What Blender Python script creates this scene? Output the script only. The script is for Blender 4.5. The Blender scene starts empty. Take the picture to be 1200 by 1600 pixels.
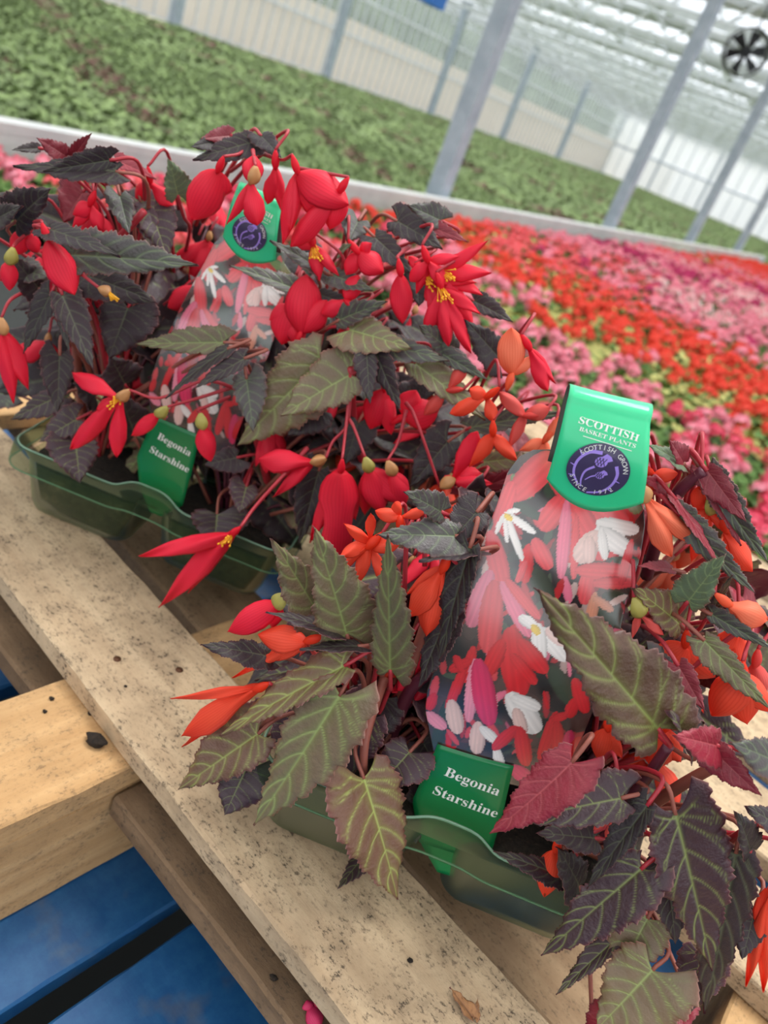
import bpy, math, random
import numpy as np
from mathutils import Matrix, Vector
rnd = random.Random(7)
nr = np.random.RandomState(5)
SC = bpy.context.scene
COL = SC.collection
# ------------------------------------------------------------------ camera, world, exposure
FPX = 1250.0
PITCH, ROLL, CAMH = math.radians(27.5), math.radians(22.5), 1.48
F_ = np.array([0, math.cos(PITCH), -math.sin(PITCH)])
R0 = np.array([1, 0, 0.]); U0 = np.array([0, math.sin(PITCH), math.cos(PITCH)])
R_ = math.cos(ROLL)*R0 + math.sin(ROLL)*U0
U_ = -math.sin(ROLL)*R0 + math.cos(ROLL)*U0
CAM = np.array([0, 0, CAMH])
cd = bpy.data.cameras.new('camera')
cam = bpy.data.objects.new('camera', cd); COL.objects.link(cam)
cam.matrix_world = Matrix(((R_[0], U_[0], -F_[0], 0), (R_[1], U_[1], -F_[1], 0), (R_[2], U_[2], -F_[2], CAMH), (0, 0, 0, 1)))
cd.sensor_fit = 'VERTICAL'; cd.sensor_height = 36; cd.sensor_width = 27; cd.lens = FPX/1600*36
cd.clip_start = .02; cd.clip_end = 400
cd.dof.use_dof = True; cd.dof.focus_distance = .47; cd.dof.aperture_fstop = 7.5
SC.camera = cam
SC.view_settings.view_transform = 'Standard'; SC.view_settings.look = 'None'
SC.view_settings.gamma = 1; SC.view_settings.use_curve_mapping = False
SC.view_settings.exposure = 0.76
w = bpy.data.worlds.new('overcast_sky'); SC.world = w; w.use_nodes = True
nt = w.node_tree; bg = nt.nodes['Background']
tc = nt.nodes.new('ShaderNodeTexCoord'); nz = nt.nodes.new('ShaderNodeTexNoise'); nz.inputs['Scale'].default_value = 2.2
cr = nt.nodes.new('ShaderNodeValToRGB'); cr.color_ramp.elements[0].color = (.80, .86, .95, 1); cr.color_ramp.elements[1].color = (1, 1, 1, 1)
cr.color_ramp.elements[0].position = .35; cr.color_ramp.elements[1].position = .65
nt.links.new(tc.outputs['Generated'], nz.inputs['Vector']); nt.links.new(nz.outputs['Fac'], cr.inputs['Fac']); nt.links.new(cr.outputs['Color'], bg.inputs['Color'])
bg.inputs['Strength'].default_value = 1.0
sd = bpy.data.lights.new('sun', 'SUN'); sd.energy = 2.4; sd.angle = math.radians(32); sd.color = (1, .98, .94)
sun = bpy.data.objects.new('sun', sd); COL.objects.link(sun); sun.rotation_euler = (math.radians(-16), math.radians(10), 0); sun.location = (0, 0, 20)


def ray(u, v): return F_ + (u-600)/FPX*R_ - (v-800)/FPX*U_
def onz(u, v, z): d = ray(u, v); return CAM + (z-CAMH)/d[2]*d
def ony(u, v, y):
    d = ray(u, v); p = CAM + y/d[1]*d
    return p
def depth(p): return float((np.asarray(p)-CAM) @ F_)
def proj(p):
    q = np.asarray(p)-CAM; z = q @ F_
    return 600+FPX*(q @ R_)/z, 800-FPX*(q @ U_)/z
TOP = 1.01          # upper face of the wooden pallet
def pt(u, v, y, zmin=TOP+.012):
    p = ony(u, v, y)
    if p[2] < zmin: p = onz(u, v, zmin)
    return p
nrm = lambda a: np.asarray(a, float)/max(np.linalg.norm(a), 1e-9)
def srgb(r, g, b):
    f = lambda c: (c/255/12.92) if c/255 <= .04045 else ((c/255+.055)/1.055)**2.4
    return (f(r), f(g), f(b), 1)

# ------------------------------------------------------------------ object helpers
WORLD = {}
def link(o, parent=None, M=None):
    COL.objects.link(o)
    M = M if M is not None else Matrix.Identity(4)
    WORLD[o.name] = M
    if parent is not None:
        o.parent = parent; o.matrix_parent_inverse = Matrix.Identity(4)
        o.matrix_basis = WORLD[parent.name].inverted() @ M
    else: o.matrix_basis = M
    return o
def tag(o, label, cat, group=None, kind=None):
    o['label'] = label; o['category'] = cat
    if group: o['group'] = group
    if kind: o['kind'] = kind
    return o
def empty(name, loc):
    o = bpy.data.objects.new(name, None); o.empty_display_size = .02
    return link(o, None, Matrix.Translation(Vector(loc)))
def mobj(name, me, parent=None, M=None): return link(bpy.data.objects.new(name, me), parent, M)
def mesh(name, V, F, mats, smooth=True, attr=None, mi=None):
    me = bpy.data.meshes.new(name)
    V = np.asarray(V, dtype=np.float32); 
    if isinstance(F, np.ndarray):
        n, k = F.shape
        me.vertices.add(len(V)); me.vertices.foreach_set('co', V.ravel())
        me.loops.add(n*k); me.loops.foreach_set('vertex_index', F.ravel().astype(np.int32))
        me.polygons.add(n); me.polygons.foreach_set('loop_start', (np.arange(n)*k).astype(np.int32))
        me.update(calc_edges=True)
    else:
        me.from_pydata([tuple(map(float, v)) for v in V], [], [tuple(f) for f in F]); me.update()
    for m in (mats if isinstance(mats, (list, tuple)) else [mats]): me.materials.append(m)
    if mi is not None: me.polygons.foreach_set('material_index', np.asarray(mi, dtype=np.int32))
    me.polygons.foreach_set('use_smooth', np.full(len(me.polygons), smooth))
    if attr is not None:
        a = me.color_attributes.new('Col', 'FLOAT_COLOR', 'POINT'); a.data.foreach_set('color', np.asarray(attr, dtype=np.float32).ravel())
    me.validate(); return me
def gridfaces(nv, nu, off=0, flip=False):
    i = (np.arange(nv-1)[:, None]*nu + np.arange(nu-1)[None, :]).ravel()+off
    f = np.stack([i, i+1, i+nu+1, i+nu], 1)
    return f[:, ::-1] if flip else f
def sheet(name, X, th, mats, attr=None):
    """closed thin sheet: X (nv,nu,3), upper side = mats[0], underside = mats[1]"""
    nv, nu = X.shape[:2]
    du = np.gradient(X, axis=1); dv = np.gradient(X, axis=0)
    n = np.cross(du, dv); n /= np.maximum(np.linalg.norm(n, axis=2, keepdims=True), 1e-9)
    A = X.reshape(-1, 3); B = (X-n*th).reshape(-1, 3); N = nv*nu
    f1 = gridfaces(nv, nu); f2 = gridfaces(nv, nu, N, True)
    b = np.concatenate([np.arange(nu), np.arange(1, nv)*nu+nu-1, (nv-1)*nu+np.arange(nu-2, -1, -1), np.arange(nv-2, 0, -1)*nu])
    c = np.roll(b, -1); f3 = np.stack([b, b+N, c+N, c], 1)
    Fa = np.concatenate([f1, f2, f3]); mi = np.concatenate([np.zeros(len(f1)), np.ones(len(f2)), np.ones(len(f3))]) if len(mats) > 1 else np.zeros(len(Fa))
    at = None if attr is None else np.concatenate([attr.reshape(-1, 4)]*2)
    return mesh(name, np.concatenate([A, B]), Fa, mats, True, at, mi)
def spline(P, n=6):
    P = [np.asarray(p, float) for p in P]
    if len(P) == 2: return [P[0]+(P[1]-P[0])*t for t in np.linspace(0, 1, n+1)]
    Q = [2*P[0]-P[1]]+P+[2*P[-1]-P[-2]]; out = []
    for i in range(1, len(Q)-2):
        for t in np.linspace(0, 1, n, endpoint=False):
            a, b, c, d = Q[i-1:i+3]
            out.append(.5*((2*b)+(c-a)*t+(2*a-5*b+4*c-d)*t*t+(3*b-a-3*c+d)*t**3))
    out.append(P[-1]); return out
def tube_geo(P, r, k=8):
    P = np.array(P); n = len(P); r = np.asarray(r)*np.ones(n) if np.ndim(r) == 0 else np.interp(np.linspace(0, 1, n), np.linspace(0, 1, len(r)), r)
    T = np.gradient(P, axis=0); T /= np.maximum(np.linalg.norm(T, axis=1, keepdims=True), 1e-9)
    a = np.array([.3, .2, .9]); X = np.cross(T, a); X /= np.maximum(np.linalg.norm(X, axis=1, keepdims=True), 1e-9); Y = np.cross(T, X)
    th = np.linspace(0, 2*math.pi, k, endpoint=False)
    V = P[:, None]+r[:, None, None]*(np.cos(th)[None, :, None]*X[:, None]+np.sin(th)[None, :, None]*Y[:, None])
    V = V.reshape(-1, 3); F = []
    for i in range(n-1):
        for j in range(k): F.append((i*k+j, i*k+(j+1) % k, (i+1)*k+(j+1) % k, (i+1)*k+j))
    F.append(tuple(range(k))[::-1]); F.append(tuple((n-1)*k+j for j in range(k)))
    return V, F
class MB:
    def __init__(s): s.V = []; s.F = []; s.M = []
    def add(s, V, F, m=0):
        o = len(s.V); s.V += [tuple(v) for v in V]; s.F += [tuple(int(i)+o for i in f) for f in F]; s.M += [m]*len(F)
    def box(s, c, d, m=0, rz=0, ax=None):
        c = np.asarray(c, float); h = np.asarray(d, float)/2
        if ax is None: ax = np.array([[math.cos(rz), math.sin(rz), 0], [-math.sin(rz), math.cos(rz), 0], [0, 0, 1]])
        V = [c+sx*h[0]*ax[0]+sy*h[1]*ax[1]+sz*h[2]*ax[2] for sz in (-1, 1) for sy in (-1, 1) for sx in (-1, 1)]
        s.add(V, [(0, 2, 3, 1), (4, 5, 7, 6), (0, 1, 5, 4), (2, 6, 7, 3), (0, 4, 6, 2), (1, 3, 7, 5)], m)
    def bar(s, a, b, w, h=None, m=0):
        a = np.asarray(a, float); b = np.asarray(b, float); h = h or w
        x = b-a; L = np.linalg.norm(x); x = x/L; up = np.array([0, 0, 1.]) if abs(x[2]) < .95 else np.array([1., 0, 0])
        y = nrm(np.cross(up, x)); z = np.cross(x, y); s.box((a+b)/2, (L, w, h), m, ax=np.array([x, y, z]))
    def tube(s, P, r, k=8, m=0): V, F = tube_geo(P, r, k); s.add(V, F, m)
    def build(s, name, mats, parent=None, M=None, smooth=False):
        return mobj(name, mesh(name, s.V, s.F, mats, smooth, mi=s.M), parent, M)

# ------------------------------------------------------------------ materials
def mat(name, base=(.5, .5, .5, 1), rough=.6, **kw):
    m = bpy.data.materials.new(name); m.use_nodes = True; b = m.node_tree.nodes['Principled BSDF']
    b.inputs['Base Color'].default_value = base; b.inputs['Roughness'].default_value = rough
    for k, v in kw.items(): b.inputs[k.replace('_', ' ')].default_value = v
    return m
class NT:
    def __init__(s, m): s.t = m.node_tree; s.b = s.t.nodes['Principled BSDF']; s.out = s.t.nodes['Material Output']
    def n(s, typ, **kw):
        x = s.t.nodes.new('ShaderNode'+typ)
        for k, v in kw.items(): setattr(x, k, v)
        return x
    def l(s, a, b): s.t.links.new(a, b)
    def noise(s, scale, detail=4, vec=None, rough=.55):
        x = s.n('TexNoise'); x.inputs['Scale'].default_value = scale; x.inputs['Detail'].default_value = detail; x.inputs['Roughness'].default_value = rough
        if vec is not None: s.l(vec, x.inputs['Vector'])
        return x.outputs['Fac']
    def ramp(s, fac, stops):
        x = s.n('ValToRGB'); e = x.color_ramp.elements
        while len(e) < len(stops): e.new(.5)
        for i, (p, c) in enumerate(stops): e[i].position = p; e[i].color = c if len(c) == 4 else (*c, 1)
        s.l(fac, x.inputs['Fac']); return x.outputs['Color']
    def mix(s, fac, a, b, mode='MIX'):
        x = s.n('Mix', data_type='RGBA', blend_type=mode)
        for sock, v in ((x.inputs[0], fac), (x.inputs[6], a), (x.inputs[7], b)):
            if hasattr(v, 'is_output') or isinstance(v, bpy.types.NodeSocket): s.l(v, sock)
            elif isinstance(v, (int, float)): sock.default_value = v
            else: sock.default_value = v
        return x.outputs[2]
    def math(s, op, a, b=None):
        x = s.n('Math', operation=op)
        for i, v in enumerate((a, b)):
            if v is None: continue
            if isinstance(v, bpy.types.NodeSocket): s.l(v, x.inputs[i])
            else: x.inputs[i].default_value = v
        return x.outputs[0]
    def mapped(s, scale=(1, 1, 1), kind='Object'):
        t = s.n('TexCoord'); m = s.n('Mapping'); m.inputs['Scale'].default_value = scale; s.l(t.outputs[kind], m.inputs['Vector']); return m.outputs['Vector']
    def bump(s, h, strength=.3, dist=.001):
        x = s.n('Bump'); x.inputs['Strength'].default_value = strength; x.inputs['Distance'].default_value = dist
        s.l(h, x.inputs['Height']); s.l(x.outputs['Normal'], s.b.inputs['Normal'])
    def color(s, c): s.l(c, s.b.inputs['Base Color'])

def leaf_mat(name, base, halo, vein, edge, rough=.42, halo_amt=.8, spec=.5, vamt=1.):
    m = mat(name, base, rough); k = NT(m); k.b.inputs['Specular IOR Level'].default_value = spec
    a = k.n('VertexColor', layer_name='Col'); sp = k.n('SeparateColor'); k.l(a.outputs['Color'], sp.inputs[0])
    v = k.mapped((1, 1, 1)); n1 = k.noise(5, 4, v); oi = k.n('ObjectInfo')
    c0 = k.mix(k.math('MULTIPLY', n1, .55), base, tuple(min(1, x*1.9) for x in base[:3])+(1,))
    h = k.math('MULTIPLY', sp.outputs[1], k.math('ADD', k.math('MULTIPLY', n1, .9), halo_amt-.45))
    c1 = k.mix(h, c0, halo)
    c2 = k.mix(k.math('MULTIPLY', sp.outputs[2], .75), c1, edge)
    rim_ = k.math('MULTIPLY', k.math('POWER', sp.outputs[2], 10.0), .55)
    c2 = k.mix(rim_, c2, srgb(190, 140, 128))
    c3 = k.mix(k.math('MULTIPLY', k.math('POWER', sp.outputs[0], 1.4), vamt), c2, vein)
    hs = k.n('HueSaturation'); k.l(c3, hs.inputs['Color'])
    k.l(k.math('ADD', k.math('MULTIPLY', oi.outputs['Random'], .6), .72), hs.inputs['Value'])
    k.color(hs.outputs['Color'])
    bh = k.math('SUBTRACT', k.noise(28, 3, v), k.math('MULTIPLY', sp.outputs[0], .9)); k.bump(bh, .14, .02)
    k.l(k.ramp(n1, [(.3, (rough-.06,)*3), (.7, (rough+.14,)*3)]), k.b.inputs['Roughness'])
    k.b.inputs['Subsurface Weight'].default_value = 0
    return m
L_OLIVE = leaf_mat('leaf_olive', srgb(94, 66, 52), srgb(120, 112, 64), srgb(152, 164, 88), srgb(92, 38, 40), .4, .75)
L_GREEN = leaf_mat('leaf_green', srgb(98, 82, 64), srgb(110, 112, 70), srgb(140, 154, 92), srgb(104, 62, 48), .45, .8)
L_DARK = leaf_mat('leaf_dark', srgb(42, 29, 34), srgb(50, 44, 42), srgb(104, 112, 80), srgb(70, 28, 38), .46, .35, spec=.4, vamt=.6)
L_GREY = leaf_mat('leaf_grey', srgb(60, 52, 53), srgb(70, 78, 62), srgb(120, 136, 92), srgb(104, 76, 72), .38, .7, vamt=.7)
L_PURP = leaf_mat('leaf_purple', srgb(60, 38, 46), srgb(74, 56, 54), srgb(138, 150, 86), srgb(96, 42, 50), .38, .5)
L_CRIM = leaf_mat('leaf_crimson', srgb(122, 26, 42), srgb(116, 40, 44), srgb(168, 70, 76), srgb(90, 14, 30), .42, .5)
L_UNDER = leaf_mat('leaf_underside', srgb(92, 30, 42), srgb(100, 44, 48), srgb(140, 84, 70), srgb(70, 20, 30), .5, .5)
L_TEAL = leaf_mat('leaf_teal', srgb(92, 108, 84), srgb(104, 126, 90), srgb(150, 170, 120), srgb(120, 80, 70), .42, .8)
LM = dict(o=L_OLIVE, g=L_GREEN, d=L_DARK, y=L_GREY, p=L_PURP, c=L_CRIM, t=L_TEAL)

def petal_mat(name, c1, c2, line, trans=.3):
    m = mat(name, c1, .5); k = NT(m); k.b.inputs['Specular IOR Level'].default_value = .35
    a = k.n('VertexColor', layer_name='Col'); sp = k.n('SeparateColor'); k.l(a.outputs['Color'], sp.inputs[0])
    base = k.mix(sp.outputs[1], c1, c2)
    s = k.math('POWER', k.math('ABSOLUTE', k.math('SINE', k.math('MULTIPLY', sp.outputs[0], 34.0))), 6.0)
    col = k.mix(k.math('MULTIPLY', s, .32), base, line); k.color(col)
    tr = k.n('BsdfTranslucent'); k.l(base, tr.inputs['Color']); mx = k.n('MixShader'); mx.inputs[0].default_value = trans
    k.l(k.b.outputs[0], mx.inputs[1]); k.l(tr.outputs[0], mx.inputs[2]); k.l(mx.outputs[0], k.out.inputs['Surface'])
    k.bump(s, .06, .01)
    return m
P_RED = petal_mat('petal_scarlet', srgb(236, 22, 48), srgb(248, 46, 74), srgb(205, 10, 36))
P_ORG = petal_mat('petal_orange', srgb(246, 62, 30), srgb(255, 94, 66), srgb(218, 36, 14))
P_SAL = petal_mat('petal_salmon', srgb(250, 104, 66), srgb(255, 140, 104), srgb(225, 70, 40))
P_COR = petal_mat('petal_coral', srgb(228, 72, 66), srgb(240, 104, 96), srgb(190, 48, 44))
PM = dict(R=P_RED, O=P_ORG, S=P_SAL, C=P_COR)
STEM_R = mat('stem_red', srgb(176, 44, 56), .4); STEM_B = mat('stem_brown', srgb(150, 84, 70), .5); STEM_P = mat('stem_purple', srgb(92, 34, 50), .4)
OVARY = mat('seed_capsule', srgb(196, 140, 88), .45); OV_G = mat('seed_capsule_green', srgb(170, 158, 78), .45)
YEL = mat('stamen_yellow', srgb(250, 176, 30), .5)

# ------------------------------------------------------------------ leaf geometry
def leaf_mesh(name, ratio, m, seed=0, fold=.25, curl=.25, ruf=.05, nv=100, nu=41, side=1, teeth=15, bend=0., brown=0):
    r = np.random.RandomState(seed)
    v = np.linspace(0, 1, nv)[:, None]; u = np.linspace(-1, 1, nu)[None, :]
    pk = np.array([0, .03, .08, .15, .23, .33, .45, .58, .7, .82, .92, 1.]); pw = np.array([.52, .74, .88, .97, 1., .97, .86, .68, .5, .31, .14, 0.])
    prof = lambda t: np.interp(t, pk, pw)
    asy = np.where(u*side > 0, 1.14, .86)
    ph = r.rand()*6
    au = np.abs(u)
    saw = lambda q: np.where(q % 1 < .78, (q % 1)/.78, (1-(q % 1))/.22)
    teet = saw(v*teeth*1.9+ph+.3*np.sign(u))-.5
    lob = saw(v*teeth*.5+ph*1.7+.4*np.sign(u))-.5
    wv = prof(v)*ratio*.5*asy
    wv = wv*(1+.02*np.sin(v*17+ph))+(.030*teet+.055*lob)*(.35+.65*ratio)*au**4*(.45+.55*np.clip(wv/(ratio*.5),0,1))*np.clip((1-v)*8, 0, 1)
    wv = np.maximum(wv, .002)
    lobe = np.where(u*side > 0, .30, .13)*min(1.2, ratio*1.6)
    def pos(uu, vv, ww, lb): return uu*ww, vv - lb*np.abs(uu)**1.4*(1-vv)**3
    x, y = pos(u, v, wv, lobe)
    x = x + bend*(y**2)
    # veins
    def P(us, vs):
        a = 1.14 if us*side > 0 else .86
        lb = (.30 if us*side > 0 else .13)*min(1.2, ratio*1.6)
        ww = float(prof(np.array(vs))*ratio*.5*a); X = us*ww; Y = vs-lb*abs(us)**1.4*(1-vs)**3
        return (X+bend*Y*Y, Y)
    segs = [[P(0, t) for t in np.linspace(0, .97, 12)]]; wd = [(.0080, .004)]
    for sgn in (-1, 1):
        st = [(0, .0), (.0, .15), (.03, .30), (.20, .27), (.37, .24), (.54, .20), (.71, .15)]
        for j, (v0, dv) in enumerate(st):
            v0 = v0+r.rand()*.03+(.035 if sgn > 0 and j > 1 else 0); ue = .93
            pl = [P(sgn*ue*t, min(.99, v0+dv*t**1.25)) for t in np.linspace(0, 1, 9)]
            segs.append(pl); wd.append((.0050, .0034))
            tb = .42+r.rand()*.15
            pl2 = [P(sgn*(ue*tb+(ue-ue*tb)*t*.95), min(.99, v0+dv*tb**1.25+(.09+.05*r.rand())*t)) for t in np.linspace(0, 1, 5)]
            segs.append(pl2); wd.append((.0036, .003))
    XY = np.stack([x+0*v, y+0*u], -1).reshape(-1, 2); vein = np.zeros(len(XY)); halo = np.zeros(len(XY))
    for pl, (w0, w1) in zip(segs, wd):
        pl = np.array(pl); n = len(pl)-1
        for i in range(n):
            a, b = pl[i], pl[i+1]; ab = b-a; t = np.clip(((XY-a) @ ab)/max(ab @ ab, 1e-12), 0, 1)
            d = np.linalg.norm(XY-(a+t[:, None]*ab), axis=1); ww = w0+(w1-w0)*(i+t)/n
            vein = np.maximum(vein, np.exp(-(d/(ww*1.25))**2)*(.55+.45*(1-(i+t)/n))); halo = np.maximum(halo, np.exp(-(d/(ww*6))**2)*(.4+.6*(1-(i+t)/n)))
    vein = vein.reshape(nv, nu); halo = halo.reshape(nv, nu)
    z = fold*np.abs(x-bend*y**2)*(1.15-.5*v) - curl*v**2*.5 + ruf*np.sin(v*14+ph+u*1.5)*au**2*(ratio)*.8 - .06*(au**4)*ratio
    z = z + .005*ratio*(1-vein)*(1-au**3)*np.abs(np.sin(v*3.1*math.pi*2+u*2))
    edge = np.clip((au-.80)/.2, 0, 1)**1.5+0*v
    A = np.zeros((nv, nu, 4)); A[..., 0] = vein; A[..., 1] = halo; A[..., 2] = np.clip(edge+np.clip((v-.93)/.07, 0, 1)*.5*(1-edge), 0, 1); A[..., 3] = 1
    X = np.stack([x+0*v, y+0*u, z+0*u], -1)
    under = L_UNDER if m not in (L_CRIM,) else L_CRIM
    return sheet(name, X, .0055, [m, under], A)
def frame(b, t, roll=0., upw=.45):
    b = np.asarray(b); t = np.asarray(t); Y = nrm(t-b); L = np.linalg.norm(t-b)
    n0 = nrm(nrm(CAM-(b+t)/2)*1.0+np.array([0, 0, upw])); N = nrm(n0-(n0 @ Y)*Y)
    X = np.cross(Y, N)
    c, s = math.cos(roll), math.sin(roll); N2 = N*c+X*s; X2 = np.cross(Y, N2)
    M = Matrix.Identity(4)
    for i in range(3): M[i][0] = X2[i]*L; M[i][1] = Y[i]*L; M[i][2] = N2[i]*L; M[i][3] = b[i]
    return M, L
def put_leaf(plant, y, bu, bv, tu, tv, wpx, kind='o', dy=-.02, roll=0., fold=.25, curl=.12, seed=None, bend=0., side=None, stalk=True, ruf=.05, upw=.4):
    b = pt(bu, bv, y); t = pt(tu, tv, y+dy)
    M, L = frame(b, t, roll, upw)
    wm = wpx*depth((b+t)/2)/FPX; ratio = wm/L/max(.45, math.cos(roll)*math.cos(fold))
    seed = seed if seed is not None else rnd.randint(0, 9999)
    side = side if side else (1 if seed % 2 else -1)
    o = mobj('leaf', leaf_mesh('leaf', ratio, LM[kind], seed, fold, curl, ruf, side=side, bend=bend, teeth=13+seed % 5), plant, M)
    if stalk:
        c = np.array(WORLD[plant.name].translation); root = np.array([c[0]+.2*(b[0]-c[0]), c[1]+.2*(b[1]-c[1]), max(c[2]+.01, b[2]-.08-.2*abs(b[0]-c[0]))])
        dirb = nrm(b-t); mid = b+dirb*.018+np.array([0, .006, -.004])
        P = spline([b+np.array(M.col[1][:3])*.01, mid, (mid+root)/2+np.array([0, .01, .012]), root], 5)
        V, Fc = tube_geo(P, [.0013, .0015, .002], 6)
        mobj('leaf_stalk', mesh('leaf_stalk', V, Fc, STEM_R if rnd.random() < .4 else STEM_B), plant)
    return o

# ------------------------------------------------------------------ flower geometry
def petal_mesh(name, ratio, m, prof='e', cup=.5, curl=.2, nv=30, nu=13, seed=0, bend=0.):
    r = np.random.RandomState(seed)
    v = np.linspace(0, 1, nv)[:, None]; u = np.linspace(-1, 1, nu)[None, :]
    if prof == 'e': w = np.interp(v[:, 0], [0, .08, .2, .38, .55, .7, .83, .93, 1], [.22, .5, .78, .98, 1., .86, .6, .3, .02])[:, None]
    elif prof == 'b': w = np.interp(v[:, 0], [0, .06, .16, .3, .42, .55, .7, .85, .95, 1], [.2, .6, .86, .95, .72, .68, .82, .72, .4, .08])[:, None]
    elif prof == 's': w = np.interp(v[:, 0], [0, .2, .45, .7, .9, 1], [.22, .42, .85, .9, .5, .04])[:, None]
    else: w = np.interp(v[:, 0], [0, .15, .4, .65, .85, 1], [.3, .7, 1, .75, .35, .02])[:, None]
    w = np.maximum(w, .02)*ratio*.5*(1+.03*np.sin(v*9+r.rand()*6)*np.abs(u))
    x = u*w*np.cos(u*cup*.6)+bend*v*v; y = v+0*u
    z = -cup*np.abs(u)**2*w*1.1 + math.sin(1)*0 + .35*ratio*np.sin(v*math.pi)*.4 - curl*(v**2) + .02*np.sin(v*6+u*3+r.rand()*6)
    A = np.zeros((nv, nu, 4)); A[..., 0] = u*.5+.5; A[..., 1] = np.clip(.2+np.sin(v*math.pi)*.8, 0, 1)+0*u; A[..., 3] = 1
    return sheet(name, np.stack([x, y, z+0*u], -1), .004, [m], A)
def capsule_geo(a, b, r, k=9, wing=.25):
    P = np.array([a+(b-a)*t for t in np.linspace(0, 1, 8)]); rr = r*np.array([.25, .7, .95, 1.05, 1, .85, .6, .3])
    V, Fc = tube_geo(P, rr, 9); V = V.reshape(8, 9, 3); c = P[:, None]
    f = 1+wing*np.cos(3*np.linspace(0, 2*math.pi, 9, endpoint=False))[None, :, None]
    return (c+(V-c)*f).reshape(-1, 3), Fc
def put_flower(plant, y, cu, cv, petals, col='R', stem=None, ov=None, stamen=False, sr=.0013):
    """petals: (tip u, tip v, width px, dy, profile, roll)"""
    c = pt(cu, cv, y); mb = MB()
    tips = [pt(p[0], p[1], y+(p[3] if len(p) > 3 else 0)) for p in petals]
    ax = nrm(c-np.mean(tips, axis=0))
    rr = .0042
    V, Fc = capsule_geo(c-ax*.002, c+ax*.012, rr if ov else .0028, wing=.35 if ov else .1); mb.add(V, Fc, 1 if ov else 0)
    end = c+ax*.012
    if stem is None:
        pc = np.array(WORLD[plant.name].translation); s1 = end+np.array([rnd.uniform(-.01, .01), .02, .012]); s2 = np.array([pc[0]+.4*(c[0]-pc[0]), pc[1]+.4*(c[1]-pc[1]), max(pc[2]+.02, c[2]-.03)])
        pts = [end, s1, s2]
    else: pts = [end]+[pt(su, sv, sy) for su, sv, sy in stem]
    mb.tube(spline(pts, 6), [sr*.85, sr, sr*1.3], 7, 2)
    fo = mb.build('flower', [PM[col], OV_G if ov == 'g' else OVARY, STEM_R], plant, Matrix.Translation(Vector(c)) @ Matrix.Identity(4), True)
    fo.data.transform(Matrix.Translation(-Vector(c)))
    for i, p in enumerate(petals):
        t = tips[i]; prof = p[4] if len(p) > 4 else 'l'; roll = p[5] if len(p) > 5 else 0.
        b = c+np.array([0, .0015*i, 0])
        if prof == 'e' and col in 'OCS' and np.linalg.norm(t-b) < .026 and len(petals) > 1: t = b+(t-b)*1.3; p = (p[0], p[1], p[2]*.8)+tuple(p[3:]); prof = rnd.choice('els')
        M, L = frame(b, t, roll, .35)
        wm = p[2]*depth((b+t)/2)/FPX
        mobj('petal', petal_mesh('petal', wm/L*1.05/max(.6, math.cos(roll)), PM[col], prof, .55, .06, seed=rnd.randint(0, 999)), fo, M)
    if stamen:
        sb = MB(); d0 = nrm(np.mean(tips, axis=0)-c)
        for k in range(12):
            a = c+nr.randn(3)*.001; b = a+d0*.007+nr.randn(3)*.0022+nrm(CAM-c)*.004
            sb.tube([a, b], .00035, 5); V, Fc = capsule_geo(b, b+nrm(b-a)*.002, .0008, wing=0); sb.add(V, Fc)
        sb.build('stamens', [YEL], fo, None, True)
    return fo

# ================================================================== WOOD, PALLETS
def wood_mat(name, c1, c2, dirt=.5, sc=1.0, dcol=(.09, .065, .045, 1)):
    m = mat(name, c1, .8); k = NT(m); k.b.inputs['Specular IOR Level'].default_value = .2
    g = k.mapped((3*sc, 60*sc, 60*sc)); n1 = k.noise(1.0, 6, g, .6)
    o = k.mapped((1, 1, 1)); big = k.noise(13, 5, o, .62); sp = k.noise(210, 3, k.mapped((1, 1.6, 1.6)), .75); md = k.noise(38, 6, o, .7)
    c = k.mix(k.ramp(n1, [(.3, (0, 0, 0)), (.7, (1, 1, 1))]), c1, c2)
    c = k.mix(k.math('MULTIPLY', k.ramp(big, [(.42, (0, 0, 0)), (.68, (1, 1, 1))]), 0.5*dirt+.05), c, tuple(x*.5 for x in c1[:3])+(1,))
    d1 = k.ramp(sp, [(.53, (0, 0, 0)), (.62, (1, 1, 1))]); d2 = k.ramp(md, [(.42, (.08, .08, .08)), (.60, (1, 1, 1))])
    c = k.mix(k.math('MULTIPLY', k.math('MULTIPLY', d1, d2), dirt), c, dcol)
    c = k.mix(k.math('MULTIPLY', k.ramp(md, [(.50, (0, 0, 0)), (.72, (1, 1, 1))]), .45*dirt), c, dcol)
    k.color(c); k.bump(k.math('ADD', n1, k.math('MULTIPLY', sp, .6)), .6, .0012); return m
W_TOP = wood_mat('pale_board_wood', srgb(186, 158, 126), srgb(214, 188, 154), 1.)
W_BEAM = wood_mat('yellow_beam_wood', srgb(184, 142, 96), srgb(214, 174, 126), .5, 1.2)
W_LOW = wood_mat('shaded_board_wood', srgb(116, 92, 70), srgb(150, 122, 94), .8)  # wood colour darkened to carry the shade under the deck, with dirt on top
W_MID = wood_mat('worn_board_wood', srgb(160, 128, 98), srgb(190, 160, 126), .7)
def blue_mat():
    m = mat('blue_paint', srgb(20, 64, 110), .5); k = NT(m); o = k.mapped((1, 1, 1))
    n = k.noise(6, 5, o, .6); n2 = k.noise(60, 5, o, .7)
    c = k.mix(k.ramp(n2, [(.4, (0, 0, 0)), (.75, (1, 1, 1))]), srgb(18, 78, 130), srgb(40, 98, 146))
    c = k.mix(k.math('MULTIPLY', k.ramp(n, [(.57, (0, 0, 0)), (.68, (1, 1, 1))]), .65), c, srgb(110, 100, 84)); k.color(c)
    k.bump(k.noise(1, 5, k.mapped((90, 4, 90))), .35, .001); return m
BLUE = blue_mat()
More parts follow.
